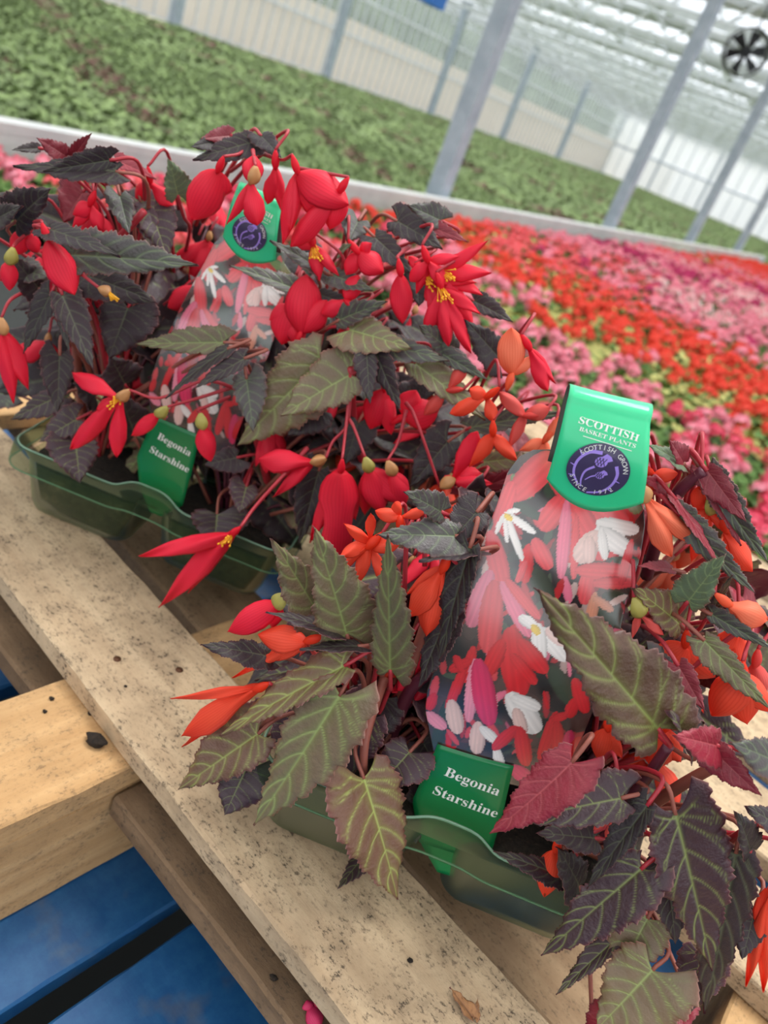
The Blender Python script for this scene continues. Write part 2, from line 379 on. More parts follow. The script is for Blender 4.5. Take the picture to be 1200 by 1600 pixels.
dW = np.array([.855, -.518, 0]); dW /= np.linalg.norm(dW); nW = np.array([.518, .855, 0]); nW /= np.linalg.norm(nW)
def board(name, p0, p1, width, z1, th, m, parent, seed=0, jag=.0007):
    """plank from p0 to p1 (xy, centre line), upper face z1"""
    p0 = np.array([*p0, 0.]); p1 = np.array([*p1, 0.]); L = np.linalg.norm(p1-p0); ax = (p1-p0)/L; ay = np.array([-ax[1], ax[0], 0])
    n = max(8, int(L/.018)); r = np.random.RandomState(seed); e = .0022
    prof = [(-.5, 0, e, -e*.0), (-.5, 1, 0, -e), (-.5, 1, e, 0), (.5, 1, -e, 0), (.5, 1, 0, -e), (.5, 0, 0, e), (.5, 0, -e, 0), (-.5, 0, e, 0)]
    prof = [(-.5, 1, 0, -e), (-.5, 1, e, 0), (-.17, 1, 0, 0), (.17, 1, 0, 0), (.5, 1, -e, 0), (.5, 1, 0, -e), (.5, 0, 0, e), (.5, 0, -e, 0), (-.5, 0, e, 0), (-.5, 0, 0, e)]
    V = []; j1 = np.cumsum(r.randn(n+1))*jag*.35; j2 = np.cumsum(r.randn(n+1))*jag*.35; j1 -= np.linspace(j1[0], j1[-1], n+1); j2 -= np.linspace(j2[0], j2[-1], n+1)
    for i in range(n+1):
        for (a, b, da, db) in prof:
            yy = a*width+da+(j1[i] if a < -.2 else j2[i] if a > .2 else 0)+(r.randn()*jag*.5 if b == 1 else 0); zz = -th+b*th+db
            V.append((i/n*L-L/2, yy, zz))
    k = len(prof); Fs = [(i*k+j, i*k+(j+1) % k, (i+1)*k+(j+1) % k, (i+1)*k+j) for i in range(n) for j in range(k)]
    Fs = [f[::-1] for f in Fs]; Fs += [tuple(range(k)), tuple(n*k+j for j in range(k))[::-1]]
    c = (p0+p1)/2; M = Matrix(((ax[0], ay[0], 0, c[0]), (ax[1], ay[1], 0, c[1]), (0, 0, 1, z1), (0, 0, 0, 1)))
    return mobj(name, mesh(name, V, Fs, m, False), parent, M)
def EC(e, c): p = e*dW+c*nW; return (p[0], p[1])
e0, e1 = -.96, .24
pal = empty('wooden_pallet', (*EC((e0+e1)/2, .85), .866))
tag(pal, 'pale wooden pallet with gaps between its planks, carrying the begonia trays', 'pallet')
board('deck_board', EC(e0, .365), EC(e1+.06, .3445), .108, TOP, .021, W_TOP, pal, 1)
for i, c in enumerate((.62, .76, .90, 1.05, 1.20, 1.35)): board('deck_board', EC(e0, c), EC(e1+.02, c), .1, TOP, .021, W_TOP, pal, 3+i)
for e in (-.35, -.86, .16): 
    board('bearer', EC(e, .29 if e != -.35 else .02), EC(e, 1.40), .102, TOP-.0215, .024, W_BEAM, pal, 20+int(e*10))
for c0, c1 in ((.02, .44), (.575, .68), (1.26, 1.40)):
    for e in (-.35, -.86, .16):
        if e != -.35 and c0 < .1: continue
        board('spacer_block', EC(e, c0), EC(e, c1), .0965, TOP-.0465, .0965, W_BEAM, pal, 31)
board('bottom_board', EC(e0, .337), EC(-.403, .337), .094, TOP-.047, .022, W_LOW, pal, 41); board('bottom_board', EC(-.298, .337), EC(e1+.08, .337), .094, TOP-.047, .022, W_LOW, pal, 42); board('bottom_board', EC(-.298, .500), EC(e1+.14, .476), .094, TOP-.047, .022, W_MID, pal, 43); board('bottom_board', EC(e0, .53), EC(-.403, .507), .094, TOP-.047, .022, W_MID, pal, 44)
for e in (-.86, .16): board('spacer_block', EC(e, .295), EC(e, .38), .094, TOP-.0695, .073, W_LOW, pal, 47)
NAIL = mat('rusty_nail', srgb(96, 60, 38), .6, Metallic=.4); KNOT = mat('wood_knot', srgb(110, 84, 60), .8)
for u, v in ((425, 1032), (183, 1030), (280, 1047), (690, 1340)):
    p = onz(u, v, TOP); b = MB(); b.tube([p+[0, 0, -.002], p+[0, 0, .0006]], .0032, 12); b.build('nail_head', NAIL, pal, None, True)
# blue pallet below
bp = empty('blue_pallet', (*EC(-.36, .8), .72)); tag(bp, 'blue painted pallet lying beneath the pale wooden pallet', 'pallet')
for a, b in ((-.98, -.75), (-.735, -.515), (-.498, -.243), (-.219, .02), (.037, .28)):
    board('deck_board', EC((a+b)/2, -.12), EC((a+b)/2, 1.4), b-a, .865, .02, BLUE, bp, int(a*40) % 97)
for c in (-.07, .62, 1.33):
    for e in (-.9, -.36, .2): board('spacer_block', EC(e-.07, c), EC(e+.07, c), .1, .845, .098, BLUE, bp, 5)
    board('bottom_board', EC(-.98, c), EC(.28, c), .1, .747, .022, BLUE, bp, 8)
DARKMAT = mat('dark_bench_fabric', srgb(40, 42, 40), .95)
FLOORM = mat('dark_floor', srgb(92, 90, 84), .95)

# ================================================================== PLASTIC TRAYS
def plastic():
    m = bpy.data.materials.new('clear_green_plastic'); m.use_nodes = True; t = m.node_tree; t.nodes.clear()
    o = t.nodes.new('ShaderNodeOutputMaterial'); tr = t.nodes.new('ShaderNodeBsdfTransparent'); tr.inputs[0].default_value = (.70, .80, .68, 1)
    g = t.nodes.new('ShaderNodeBsdfGlossy'); g.inputs['Roughness'].default_value = .3; g.inputs['Color'].default_value = (.9, .95, .9, 1)
    d = t.nodes.new('ShaderNodeBsdfDiffuse'); d.inputs[0].default_value = srgb(80, 106, 80)
    lw = t.nodes.new('ShaderNodeLayerWeight'); lw.inputs[0].default_value = .22
    m1 = t.nodes.new('ShaderNodeMixShader'); m1.inputs[0].default_value = .10; m2 = t.nodes.new('ShaderNodeMixShader')
    t.links.new(tr.outputs[0], m1.inputs[1]); t.links.new(d.outputs[0], m1.inputs[2]); t.links.new(m1.outputs[0], m2.inputs[1]); t.links.new(g.outputs[0], m2.inputs[2])
    mu = t.nodes.new('ShaderNodeMath'); mu.operation = 'MULTIPLY'; mu.inputs[1].default_value = .3; t.links.new(lw.outputs['Fresnel'], mu.inputs[0]); t.links.new(mu.outputs[0], m2.inputs[0])
    t.links.new(m2.outputs[0], o.inputs[0]); return m
PLAST = plastic(); PLE = mat('plastic_edge_highlight', srgb(150, 186, 160), .15, Alpha=.6)  # rim edge colour made paler to paint in the highlight lines
def soil_mat():
    m = mat('potting_compost', srgb(40, 30, 24), .95); k = NT(m); o = k.mapped((1, 1, 1))
    n = k.noise(260, 5, o, .8); k.color(k.ramp(n, [(.35, srgb(22, 16, 13)), (.6, srgb(52, 40, 30)), (.8, srgb(104, 84, 60))])); k.bump(n, .9, .002); return m
SOIL = soil_mat()
def rootmat():
    m = mat('root_ball', srgb(88, 80, 58), .9); k = NT(m); o = k.mapped((1, 1, 1))
    n = k.noise(60, 6, o, .7); k.color(k.ramp(n, [(.3, srgb(48, 42, 32)), (.55, srgb(86, 76, 60)), (.75, srgb(128, 112, 88))])); k.bump(n, .5, .001); return m
ROOT = rootmat()
def rrect(hx, hy, r, n=6):
    out = []
    for cx, cy, a0 in ((hx-r, hy-r, 0), (-hx+r, hy-r, 90), (-hx+r, -hy+r, 180), (hx-r, -hy+r, 270)):
        for i in range(n+1):
            a = math.radians(a0+90*i/n); out.append((cx+r*math.cos(a), cy+r*math.sin(a)))
    return out
def ringshell(b, rings, cap=True):
    k = len(rings[0]); V = [p for r in rings for p in r]
    Fs = [(i*k+j, i*k+(j+1) % k, (i+1)*k+(j+1) % k, (i+1)*k+j) for i in range(len(rings)-1) for j in range(k)]
    if cap: Fs.append(tuple((len(rings)-1)*k+j for j in range(k)))
    b.add(V, Fs)
def tray(x0, x1, y0, y1, label, group=None):
    cx, cy = (x0+x1)/2, (y0+y1)/2; zr = TOP+.070
    t = empty('plant_tray', (cx, cy, TOP)); tag(t, label, 'tray', group)
    W, Dp = x1-x0, y1-y0; nx, ny = 2, 2; gx = .016
    cells = []
    for i in range(nx):
        for j in range(ny):
            hx = (W-.016-gx)/nx/2-.001; hy = (Dp-.014-.010)/ny/2
            ccx = cx+(i-.5)*(2*hx+gx+.002); ccy = cy+(j-.5)*(2*hy+.010)
            b = MB(); rings = []
            for f, z, r in ((1, zr-.012, .016), (.97, zr-.03, .017), (.90, TOP+.010, .018), (.86, TOP+.003, .018), (.80, TOP+.0008, .016)):
                rings.append([(ccx+px, ccy+py, z) for px, py in rrect(hx*f, hy*f, r)])
            ringshell(b, rings); b.build('cell', PLAST, t, None, True)
            b = MB(); rings = []
            for f, z, r in ((.40, zr-.010, .01), (.90, zr-.0125, .016), (.955, zr-.018, .016), (.925, zr-.035, .016), (.85, TOP+.008, .016), (.3, TOP+.0035, .005)):
                rings.append([(ccx+px, ccy+py, z+(rnd.uniform(-.001, .001) if z > zr-.015 else 0)) for px, py in rrect(hx*f, hy*f, r)])
            ringshell(b, rings); k = len(rings[0]); b.F.append(tuple(range(k))[::-1]); b.M.append(0)
            o = b.build('root_ball', [ROOT, SOIL], t, None, True)
            for pgn in o.data.polygons:
                if pgn.center[2] > zr-.0165: pgn.material_index = 1
            cells.append((ccx, ccy, zr-.010))
    # rim: flange + wall, with raised handle wave in the middle of the long sides
    base = rrect(W/2, Dp/2, .02, 7); P = []
    for i in range(len(base)):
        a = np.array(base[i]); c = np.array(base[(i+1) % len(base)]); m = max(1, int(np.linalg.norm(c-a)/.004))
        for q in range(m): P.append(a+(c-a)*q/m)
    P = np.array(P); b = MB()
    wave = np.exp(-(np.abs(P[:, 0])/.026)**4)*(np.abs(P[:, 1]) > Dp/2-.004)
    def ring(off, z, wz):
        s = np.array([1+off/(W/2), 1+off/(Dp/2)]); q = P*s
        q[:, 1] -= np.sign(q[:, 1])*wave*.004*(0 if off > 0 else 0)
        return [(cx+x, cy+y, z+wv*wz) for (x, y), wv in zip(q, wave)]
    ringshell(b, [ring(.005, zr-.0215, .004), ring(.0055, zr-.0195, .004), ring(.0035, zr+.0000, .012), ring(.0015, zr+.0016, .013), ring(-.001, zr+.0008, .013), ring(-.0035, zr-.006, .006), ring(-.006, zr-.0125, .0)], cap=False)
    b.build('rim', PLAST, t, None, True)
    b = MB(); b.tube([(p[0]+cx, p[1]+cy, zr+.0014+wv*.0125) for p, wv in zip(P*1.008, wave)]+[(P[0][0]*1.008+cx, P[0][1]*1.008+cy, zr+.0014)], .0011, 6)
    b.tube([(p[0]+cx, p[1]+cy, zr-.0215+wv*.004) for p, wv in zip(P*1.035, wave)]+[(P[0][0]*1.035+cx, P[0][1]*1.035+cy, zr-.0125)], .0008, 6)
    b.build('rim_edge', PLE, t, None, True)
    # web between cells
    b = MB(); b.box((cx, cy, zr-.012), (.014, Dp-.02, .001)); b.box((cx, cy, zr-.012), (W-.02, .008, .001)); b.build('web', PLAST, t)
    return cells
cellsR = tray(-.338, -.068, .612, .812, 'clear green plastic tray at the left, its rounded corner in full view')
cellsF = tray(-.015, .255, .379, .579, 'clear green plastic tray nearest the front, half hidden by drooping brown begonia leaves')
cellsM = tray(-.035, .235, .640, .840, 'green plastic tray buried in foliage behind the front tray, between it and the flower bed')

# ================================================================== PLANT LABELS
def flat(name, c, rough=.3, coat=.0, spec=.5):
    m = mat(name, c, rough); m.node_tree.nodes['Principled BSDF'].inputs['Coat Weight'].default_value = coat
    m.node_tree.nodes['Principled BSDF'].inputs['Coat Roughness'].default_value = .12; m.node_tree.nodes['Principled BSDF'].inputs['Specular IOR Level'].default_value = spec; return m
G_TAG = flat('tag_green', srgb(0, 122, 66), .32, .3); G_TOP = flat('label_top_green', srgb(52, 212, 146), .3, .5)
WHITE = flat('print_white', srgb(240, 240, 235), .4); PURP = flat('print_purple', srgb(66, 56, 92), .3, .4); LAV = flat('print_lavender', srgb(168, 140, 232), .4)
BACK = flat('label_back', srgb(86, 84, 76), .5); CLEARW = flat('label_edge', srgb(225, 225, 222), .4)
def picmat():
    m = mat('printed_picture', (1, 1, 1, 1), .22); k = NT(m); a = k.n('VertexColor', layer_name='Col'); k.color(a.outputs['Color'])
    k.b.inputs['Coat Weight'].default_value = 1.; k.b.inputs['Coat Roughness'].default_value = .2; k.b.inputs['Coat IOR'].default_value = 1.9; return m
PIC = picmat()
# plane of the front label
LO = ony(712, 1326, .399); LT = ony(938, 640, .422)
LA = nrm(LT-LO); LW = nrm(np.array([1, .0, 0])-(LA[0])*LA); LN = np.cross(LW, LA)   # LN towards the camera (-y)
if LN[1] > 0: LN = -LN
def lp(u, v):
    d = ray(u, v); t = ((LO-CAM) @ LN)/(d @ LN); p = CAM+t*d-LO
    return float(p @ LW), float(p @ LA)
def lpf(u, v):
    O = LO+LN*.0155; d = ray(u, v); t = ((O-CAM) @ LN)/(d @ LN); p = CAM+t*d-LO
    return float(p @ LW), float(p @ LA)
bodyL = [lp(*p) for p in ((683, 1195), (672, 1140), (665, 1105), (668, 1075), (690, 1010), (740, 890), (775, 810), (792, 765), (812, 742), (835, 733), (866, 733))]
bodyR = [lp(*p) for p in ((880, 1235), (893, 1190), (905, 1160), (935, 1090), (970, 1000), (985, 950), (1010, 890), (1019, 850), (1019, 830), (1012, 812), (990, 790))]
PET = [  # colour, base, tip, width
 ('g1', (790, 800), (850, 832), 16), ('g1', (870, 755), (860, 800), 22), ('g2', (985, 790), (1010, 830), 26), ('g2', (800, 770), (830, 800), 20), ('g1', (930, 955), (985, 990), 26), ('g1', (835, 900), (860, 950), 30), ('g1', (700, 1090), (680, 1160), 18), ('g1', (860, 1040), (900, 1100), 30), ('g2', (940, 790), (985, 800), 26),
 ('co', (800, 800), (868, 742), 46), ('co', (775, 840), (800, 780), 26), ('co', (868, 770), (985, 852), 56), ('co', (885, 790), (948, 890), 40), ('co', (890, 800), (848, 845), 36), ('pk', (890, 810), (878, 912), 22), ('co', (905, 830), (898, 915), 14), ('co', (880, 775), (940, 790), 22),
 ('wh', (940, 840), (1006, 856), 24), ('wh', (938, 850), (992, 886), 30), ('pa', (940, 855), (905, 892), 36), ('wh', (945, 850), (950, 892), 16), ('pa', (925, 860), (925, 895), 22),
 ('co', (925, 900), (914, 952), 26), ('co', (905, 905), (985, 912), 26), ('co', (930, 925), (1000, 928), 20), ('co', (995, 870), (975, 930), 16), ('ap', (932, 940), (922, 990), 18), ('ap', (930, 945), (960, 965), 14),
 ('co', (765, 850), (788, 928), 32), ('pk', (765, 905), (735, 978), 32), ('co', (772, 920), (762, 1014), 38), ('pk', (785, 920), (826, 992), 24), ('co', (792, 915), (842, 968), 18), ('rd', (826, 868), (820, 918), 22), ('co', (822, 890), (808, 918), 12), ('co', (835, 860), (860, 900), 26),
 ('wh', (845, 985), (886, 1030), 28), ('wh', (840, 978), (845, 1028), 24), ('wh', (838, 982), (812, 966), 18), ('pa', (855, 985), (890, 1008), 24), ('ye', (832, 978), (842, 992), 12),
 ('wh', (790, 822), (836, 850), 12), ('wh', (790, 824), (816, 886), 12), ('wh', (788, 826), (792, 862), 8), ('wh', (786, 824), (774, 850), 8), ('wh', (792, 820), (812, 818), 8), ('ye', (788, 824), (800, 832), 9),
 ('rd', (798, 985), (812, 1078), 46), ('rd', (785, 1000), (762, 1048), 26), ('rd', (812, 1000), (852, 1046), 28), ('rd', (800, 1020), (836, 1062), 20), ('rd', (740, 1010), (728, 1060), 18),
 ('lp', (742, 1030), (733, 1118), 20), ('hp', (748, 1030), (765, 1122), 36), ('rd', (728, 1035), (700, 1102), 16), ('rd', (736, 1028), (704, 1044), 18), ('rd', (722, 1045), (712, 1022), 14),
 ('lp', (668, 1110), (696, 1132), 22), ('pa', (706, 1090), (716, 1138), 26), ('rd', (680, 1080), (670, 1105), 16),
 ('wh', (797, 1078), (838, 1136), 40), ('wh', (800, 1082), (842, 1100), 24), ('pa', (806, 1100), (818, 1138), 20),
 ('pa', (748, 1122), (745, 1168), 24), ('wh', (752, 1128), (778, 1152), 18), ('wh', (775, 1160), (784, 1195), 16),
 ('rd', (806, 1128), (772, 1162), 20), ('rd', (812, 1130), (822, 1188), 24), ('rd', (868, 1110), (845, 1182), 22), ('rd', (870, 1122), (874, 1188), 20), ('rd', (862, 1118), (885, 1112), 16), ('rd', (900, 1088), (888, 1116), 20), ('rd', (898, 1060), (915, 1110), 22), ('hp', (890, 1140), (884, 1200), 24), ('rd', (905, 1150), (890, 1190), 22), ('hp', (800, 1190), (830, 1215), 26)]
PC = {k: np.array(srgb(*v)[:3]) for k, v in dict(g1=(58, 70, 54), g2=(120, 130, 84), co=(232, 78, 84), pk=(240, 120, 146), wh=(246, 238, 232), pa=(238, 200, 190), ap=(226, 150, 120), ye=(240, 200, 70), rd=(222, 40, 48), lp=(244, 150, 170), hp=(226, 52, 100), dk=(30, 28, 30)).items()}
def draw_picture(S, T):
    C = np.zeros(S.shape+(3,)); r = np.random.RandomState(3)
    n = np.zeros(S.shape)
    for k in range(26):
        a = r.rand()*6.3; f = r.uniform(80, 420); n += np.sin((S*math.cos(a)+T*math.sin(a))*f+r.rand()*6)/26**.5
    n = np.clip(n*.5+.35, 0, 1)[..., None]
    C[:] = PC['dk']*(1-n)+np.array(srgb(92, 70, 64)[:3])*n
    for k in range(150):   # leaf fragments of the background
        a = lp(rnd.uniform(670, 1000), rnd.uniform(750, 1190)); an = rnd.uniform(0, 6.28); L = rnd.uniform(.008, .02)
        _pet(C, S, T, a, (a[0]+L*math.cos(an), a[1]+L*math.sin(an)), rnd.uniform(.004, .008), np.array(srgb(*rnd.choice([(70, 80, 64), (96, 60, 56), (54, 62, 52), (150, 50, 52), (176, 52, 58)]))[:3]), 0)
    for k in range(90):
        a = lp(rnd.uniform(680, 1010), rnd.uniform(750, 1190)); an = -math.pi/2+rnd.uniform(-.9, .9); L = rnd.uniform(.008, .017)
        _pet(C, S, T, a, (a[0]+L*math.cos(an), a[1]+L*math.sin(an)), rnd.uniform(.003, .007), PC[rnd.choice(['co', 'co', 'rd', 'pk', 'co', 'pa'])]*rnd.uniform(.5, .95), 0)
    for col, b, t, wd in PET:
        b2, t2 = lp(*b), lp(*t); wd = wd*1.4; mm = depth(ony(b[0], b[1], .385))/FPX; _pet(C, S, T, b2, t2, wd*mm, PC[col], 1)
    return C
def _pet(C, S, T, b, t, w, col, shade):
    b = np.array(b); t = np.array(t); ax = t-b; L = np.linalg.norm(ax)+1e-9; ax = ax/L
    y = ((S-b[0])*ax[0]+(T-b[1])*ax[1])/L; x = (-(S-b[0])*ax[1]+(T-b[1])*ax[0])/(w/2)
    h = np.clip(y+.06, 0, None)**.5*np.clip(1.04-y, 0, None)**.42*1.36
    k = (np.abs(x) < h) & (y > -.05) & (y < 1.04)
    if not k.any(): return
    s = 1-.25*np.abs(x/(h+1e-6))**3+.06*np.sin(x*7)*shade+.07*np.sin(x*15+y*2)*shade+.08*np.sin(y*3.1) - .14*(x > 0)*shade
    C[k] = (col*s[..., None])[k]
def lab_surface(S, T, bulge=.0035, off=0.):
    """local label coordinates -> local xyz (x across, y up, z towards the viewer)"""
    z = bulge*(1-(S/.05)**2)+off+.002*np.sin(T*14)-1.5*np.maximum(0, T-.12)**2
    return np.stack([S, T, z], -1)
tagS = [lp(645, 1245), lp(650, 1305), lp(690, 1165), lp(795, 1190), lp(775, 1325)]
sx_off = float(np.mean([lp(715, 1320)[0], lp(735, 1175)[0]]))
def region_mesh(name, Lf, Rf, ts, na, mats, off, colorfn=None, th=.0004, bulge=.0035):
    a = np.linspace(0, 1, na)[None, :]; Lx = np.array([Lf(t) for t in ts])[:, None]; Rx = np.array([Rf(t) for t in ts])[:, None]
    S = Lx+(Rx-Lx)*a; T = np.array(ts)[:, None]+0*a
    X = lab_surface(S, T, bulge, off); A = None
    if colorfn is not None: c = colorfn(S, T); A = np.concatenate([c, np.ones(S.shape+(1,))], -1)
    return sheet(name, X, th, mats, A)
tl = [p[1] for p in bodyL]; tr_ = [p[1] for p in bodyR]
bt0, bt1 = min(tl[0], tr_[0]), max(tl[-1], tr_[-1])
fL = lambda t: float(np.interp(t, tl, [p[0] for p in bodyL])); fR = lambda t: float(np.interp(t, tr_, [p[0] for p in bodyR]))
CTR = [0, 0]
ts = np.linspace(bt0+.004, bt1, 300)
ME_PIC = region_mesh('picture_panel', fL, fR, ts, 150, [PIC, BACK], 0., draw_picture)
# tag at the bottom (paper, in front of the picture)
tgp = [lp(*p) for p in ((645, 1245), (651, 1300), (712, 1330), (770, 1326), (788, 1262), (800, 1192), (740, 1164), (683, 1160))]
tb0 = lp(700, 1322)[1]; tb1 = lp(740, 1170)[1]
tL = lambda t: float(np.interp(t, [tb0, lp(645, 1245)[1], lp(683, 1160)[1]], [lp(655, 1312)[0], lp(645, 1245)[0], lp(683, 1160)[0]]))
tR = lambda t: float(np.interp(t, [tb0, lp(788, 1262)[1], lp(800, 1190)[1]], [lp(768, 1328)[0], lp(786, 1262)[0], lp(802, 1190)[0]]))
ME_TAG = region_mesh('name_tag', tL, tR, np.linspace(tb0, tb1, 20), 12, [G_TAG, BACK], .0012)
stakeL = lambda t: (tL(tb0)+tR(tb0))/2-.024*min(1, 1+(t-tb0)/.03); stakeR = lambda t: (tL(tb0)+tR(tb0))/2+.024*min(1, 1+(t-tb0)/.03)
ME_STK = region_mesh('stake', stakeL, stakeR, np.linspace(tb0-.022, tb0+.004, 8), 6, [G_TAG, BACK], .0006)
# folded top flap: straight face, loop, back
f0, f1 = lpf(932, 768)[1], lpf(952, 642)[1]
flL = lambda t: float(np.interp(t, [lpf(858, 735)[1], lpf(890, 622)[1]], [lpf(858, 735)[0], lpf(888, 622)[0]]))
flR = lambda t: float(np.interp(t, [lpf(1005, 790)[1], lpf(1015, 662)[1]], [lpf(1005, 790)[0], lpf(1017, 662)[0]]))
zq = lambda q: .011+.006*np.sin(np.minimum(q, 1)*math.pi*.9)+.004*(1-np.minimum(q, 1))
def flap():
    rad = .009; nA = 24; S = []; Z = []; T = []
    a = np.linspace(0, 1, 16); rows = []
    for t in np.linspace(0, 1, 40):
        if t < .62: q = t/.62; tt = f0+(f1-f0)*q; z = None; tl_ = tt
        elif t < .85: q = (t-.62)/.23*math.pi; tt = f1+rad*.7*math.sin(q); z = rad*(math.cos(q)-1)+.013; tl_ = f1
        else: q = (t-.85)/.15; tt = f1-q*(f1-f0)*.9; z = .013-2*rad+q*.002; tl_ = tt
        bow = (-.012*(1-(2*a-1)**2)*max(0, 1-t/.25)**1.5) if t < .25 else 0*a     # rounded lower edge
        l, r = flL(tl_), flR(tl_)
        s = l+(r-l)*a; zz_ = zq((tt+bow-f0)/(f1-f0)) if z is None else z+0*a
        rows.append(np.stack([s, tt+bow, zz_+.002*(1-(2*a-1)**2)], -1))
    return sheet('folded_top', np.array(rows), .0005, [G_TOP, BACK])
ME_FLAP = flap()
def text_mesh(body, size, fn, mats, sp=1.0, extr=.0):
    c = bpy.data.curves.new('t', 'FONT'); c.body = body; c.size = size; c.align_x = 'CENTER'; c.align_y = 'CENTER'; c.space_character = sp; c.resolution_u = 3
    o = bpy.data.objects.new('t', c); COL.objects.link(o); dg = bpy.context.evaluated_depsgraph_get()
    me = bpy.data.meshes.new_from_object(o.evaluated_get(dg)); bpy.data.objects.remove(o)
    V = np.array([v.co[:] for v in me.vertices]).reshape(-1, 3); Fs = [tuple(p.vertices) for p in me.polygons]; bpy.data.meshes.remove(me)
    if not len(V): return None
    return fn(V), Fs
bold = lambda s: ''.join(chr(0x1D400+ord(c)-65) if 'A' <= c <= 'Z' else chr(0x1D41A+ord(c)-97) if 'a' <= c <= 'z' else c for c in s)
def planar(cs, ct, rot, zf, stretch=1.0):
    def fn(V):
        x = V[:, 0]*stretch; y = V[:, 1]; c, s = math.cos(rot), math.sin(rot); S = cs+x*c-y*s; T = ct+x*s+y*c
        return np.stack([S, T, zf(S, T)], -1)
    return fn
ztag = lambda S, T: lab_surface(S, T, .0035, .0012)[..., 2]+.0003
def zflap(S, T):
    return zq((T-f0)/(f1-f0))+.0024
def print_mesh(parts):
    b = MB()
    for p, mi in parts:
        if p is not None: b.add(p[0], p[1], mi)
    return b
a0 = lp(683, 1228); a1 = lp(773, 1262); trot = math.atan2(a1[1]-a0[1], a1[0]-a0[0])
cB, cS = lp(739, 1212), lp(728, 1244)
sz = .0110
ME_TXT = print_mesh([(text_mesh(bold('Begonia'), sz, planar(*cB, trot, ztag), None), 0), (text_mesh(bold('Starshine'), sz, planar(*cS, trot, ztag), None), 0)])
ME_TXT = mesh('name_lettering', ME_TXT.V, ME_TXT.F, WHITE, False)
# top flap print
parts = []
c0 = lpf(947, 680); c1_ = lpf(945, 693); b0, b1_ = lpf(905, 683), lpf(985, 708); frot = math.atan2(b1_[1]-b0[1], b1_[0]-b0[0])
mmw = depth(ony(930, 700, .4))/FPX
parts.append((text_mesh(bold('SCOTTISH'), .0049, planar(*lpf(950, 668), frot, zflap, 1.3), None), 0))
parts.append((text_mesh(bold('BASKET PLANTS'), .0030, planar(*lpf(948, 680), frot, zflap, 1.25), None), 0))
def strip(p, q, wd, zf, dz=0.):
    p = np.array(lpf(*p)); q = np.array(lpf(*q)); n = 10; d = (q-p)/np.linalg.norm(q-p); m = np.array([-d[1], d[0]])*wd/2
    P = np.array([p+(q-p)*t for t in np.linspace(0, 1, n)]); V = np.concatenate([P-m, P+m]); return np.stack([V[:, 0], V[:, 1], zf(V[:, 0], V[:, 1])+dz], -1), [(i, i+1, n+i+1, n+i) for i in range(n-1)]
parts.append((strip((915, 652), (990, 674), .0003, zflap), 0)); parts.append((strip((910, 685-5), (985, 707-6), .0004, zflap) if False else strip((910, 677), (985, 700), .0004, zflap), 0))
# purple oval
oc = np.array(lpf(933, 731)); orx = abs(lpf(979, 747)[0]-oc[0]); ory = orx*.93
k = 48; an = np.linspace(0, 2*math.pi, k, endpoint=False); V = [oc]
for rr in (.34, .67, 1.): V += [oc+rr*np.array([orx*math.cos(a), ory*math.sin(a)]) for a in an]
V = np.array(V); Fs = [(0, 1+i, 1+(i+1) % k) for i in range(k)]+[(1+r*k+i, 1+(r+1)*k+i, 1+(r+1)*k+(i+1) % k, 1+r*k+(i+1) % k) for r in range(2) for i in range(k)]
parts.append(((np.stack([V[:, 0], V[:, 1], zflap(V[:, 0], V[:, 1])-.0001], -1), Fs), 1))
R1 = orx
def arch(txt, rad, a0, a1, size, top=True):
    n = len(txt)
    for i, ch in enumerate(txt):
        if ch == ' ': continue
        a = math.radians(a0+(a1-a0)*i/(n-1)); c = oc+rad*np.array([math.cos(a), math.sin(a)*.95])
        parts.append((text_mesh(ch, size, planar(c[0], c[1], a-math.pi/2 if top else a+math.pi/2, lambda S, T: zflap(S, T)+.0005), None), 0))
arch('SCOTTISH GROWN', R1*.84, 142, 14, R1*.22); arch('SINCE 1972', R1*.83, 208, 316, R1*.22, False)
def lav(P, wd=.0006):
    P = np.array(spline([np.array([*p, 0.]) for p in P], 6))[:, :2]*R1+oc; n = len(P); T = np.gradient(P, axis=0); T /= np.linalg.norm(T, axis=1, keepdims=True); Nn = np.stack([-T[:, 1], T[:, 0]], -1)
    w_ = wd*np.linspace(1, .5, n)[:, None]; V = np.concatenate([P-Nn*w_, P+Nn*w_]); parts.append(((np.stack([V[:, 0], V[:, 1], zflap(V[:, 0], V[:, 1])+.0001], -1), [(i, i+1, n+i+1, n+i) for i in range(n-1)]), 2))
def oval(c, rx, ry, rot=0, mi=2, dz=.0001):
    a = np.linspace(0, 2*math.pi, 18, endpoint=False); x = rx*np.cos(a); y = ry*np.sin(a); V = np.stack([c[0]+x*math.cos(rot)-y*math.sin(rot), c[1]+x*math.sin(rot)+y*math.cos(rot)], -1)*R1+oc
    parts.append(((np.stack([V[:, 0], V[:, 1], zflap(V[:, 0], V[:, 1])+dz], -1), [tuple(range(18))]), mi))
lav([(-.05, .62), (-.45, .55), (-.72, .2), (-.72, -.25), (-.45, -.65)], .0010); lav([(.50, .30), (.62, 0), (.56, -.40), (.30, -.72), (-.1, -.86)], .0009)
lav([(-.15, .12), (-.38, -.1), (-.42, -.4), (-.35, -.7)], .0007); lav([(.05, -.15), (-.15, -.25), (-.3, -.42)], .0005)
for p, q in (((-.66, .42), (-.78, .58)), ((-.76, 0), (-.92, .06)), ((-.66, -.35), (-.86, -.35)), ((.62, -.2), (.78, -.24)), ((.5, -.55), (.66, -.62)), ((-.3, .62), (-.3, .76))): lav([p, q], .0004)
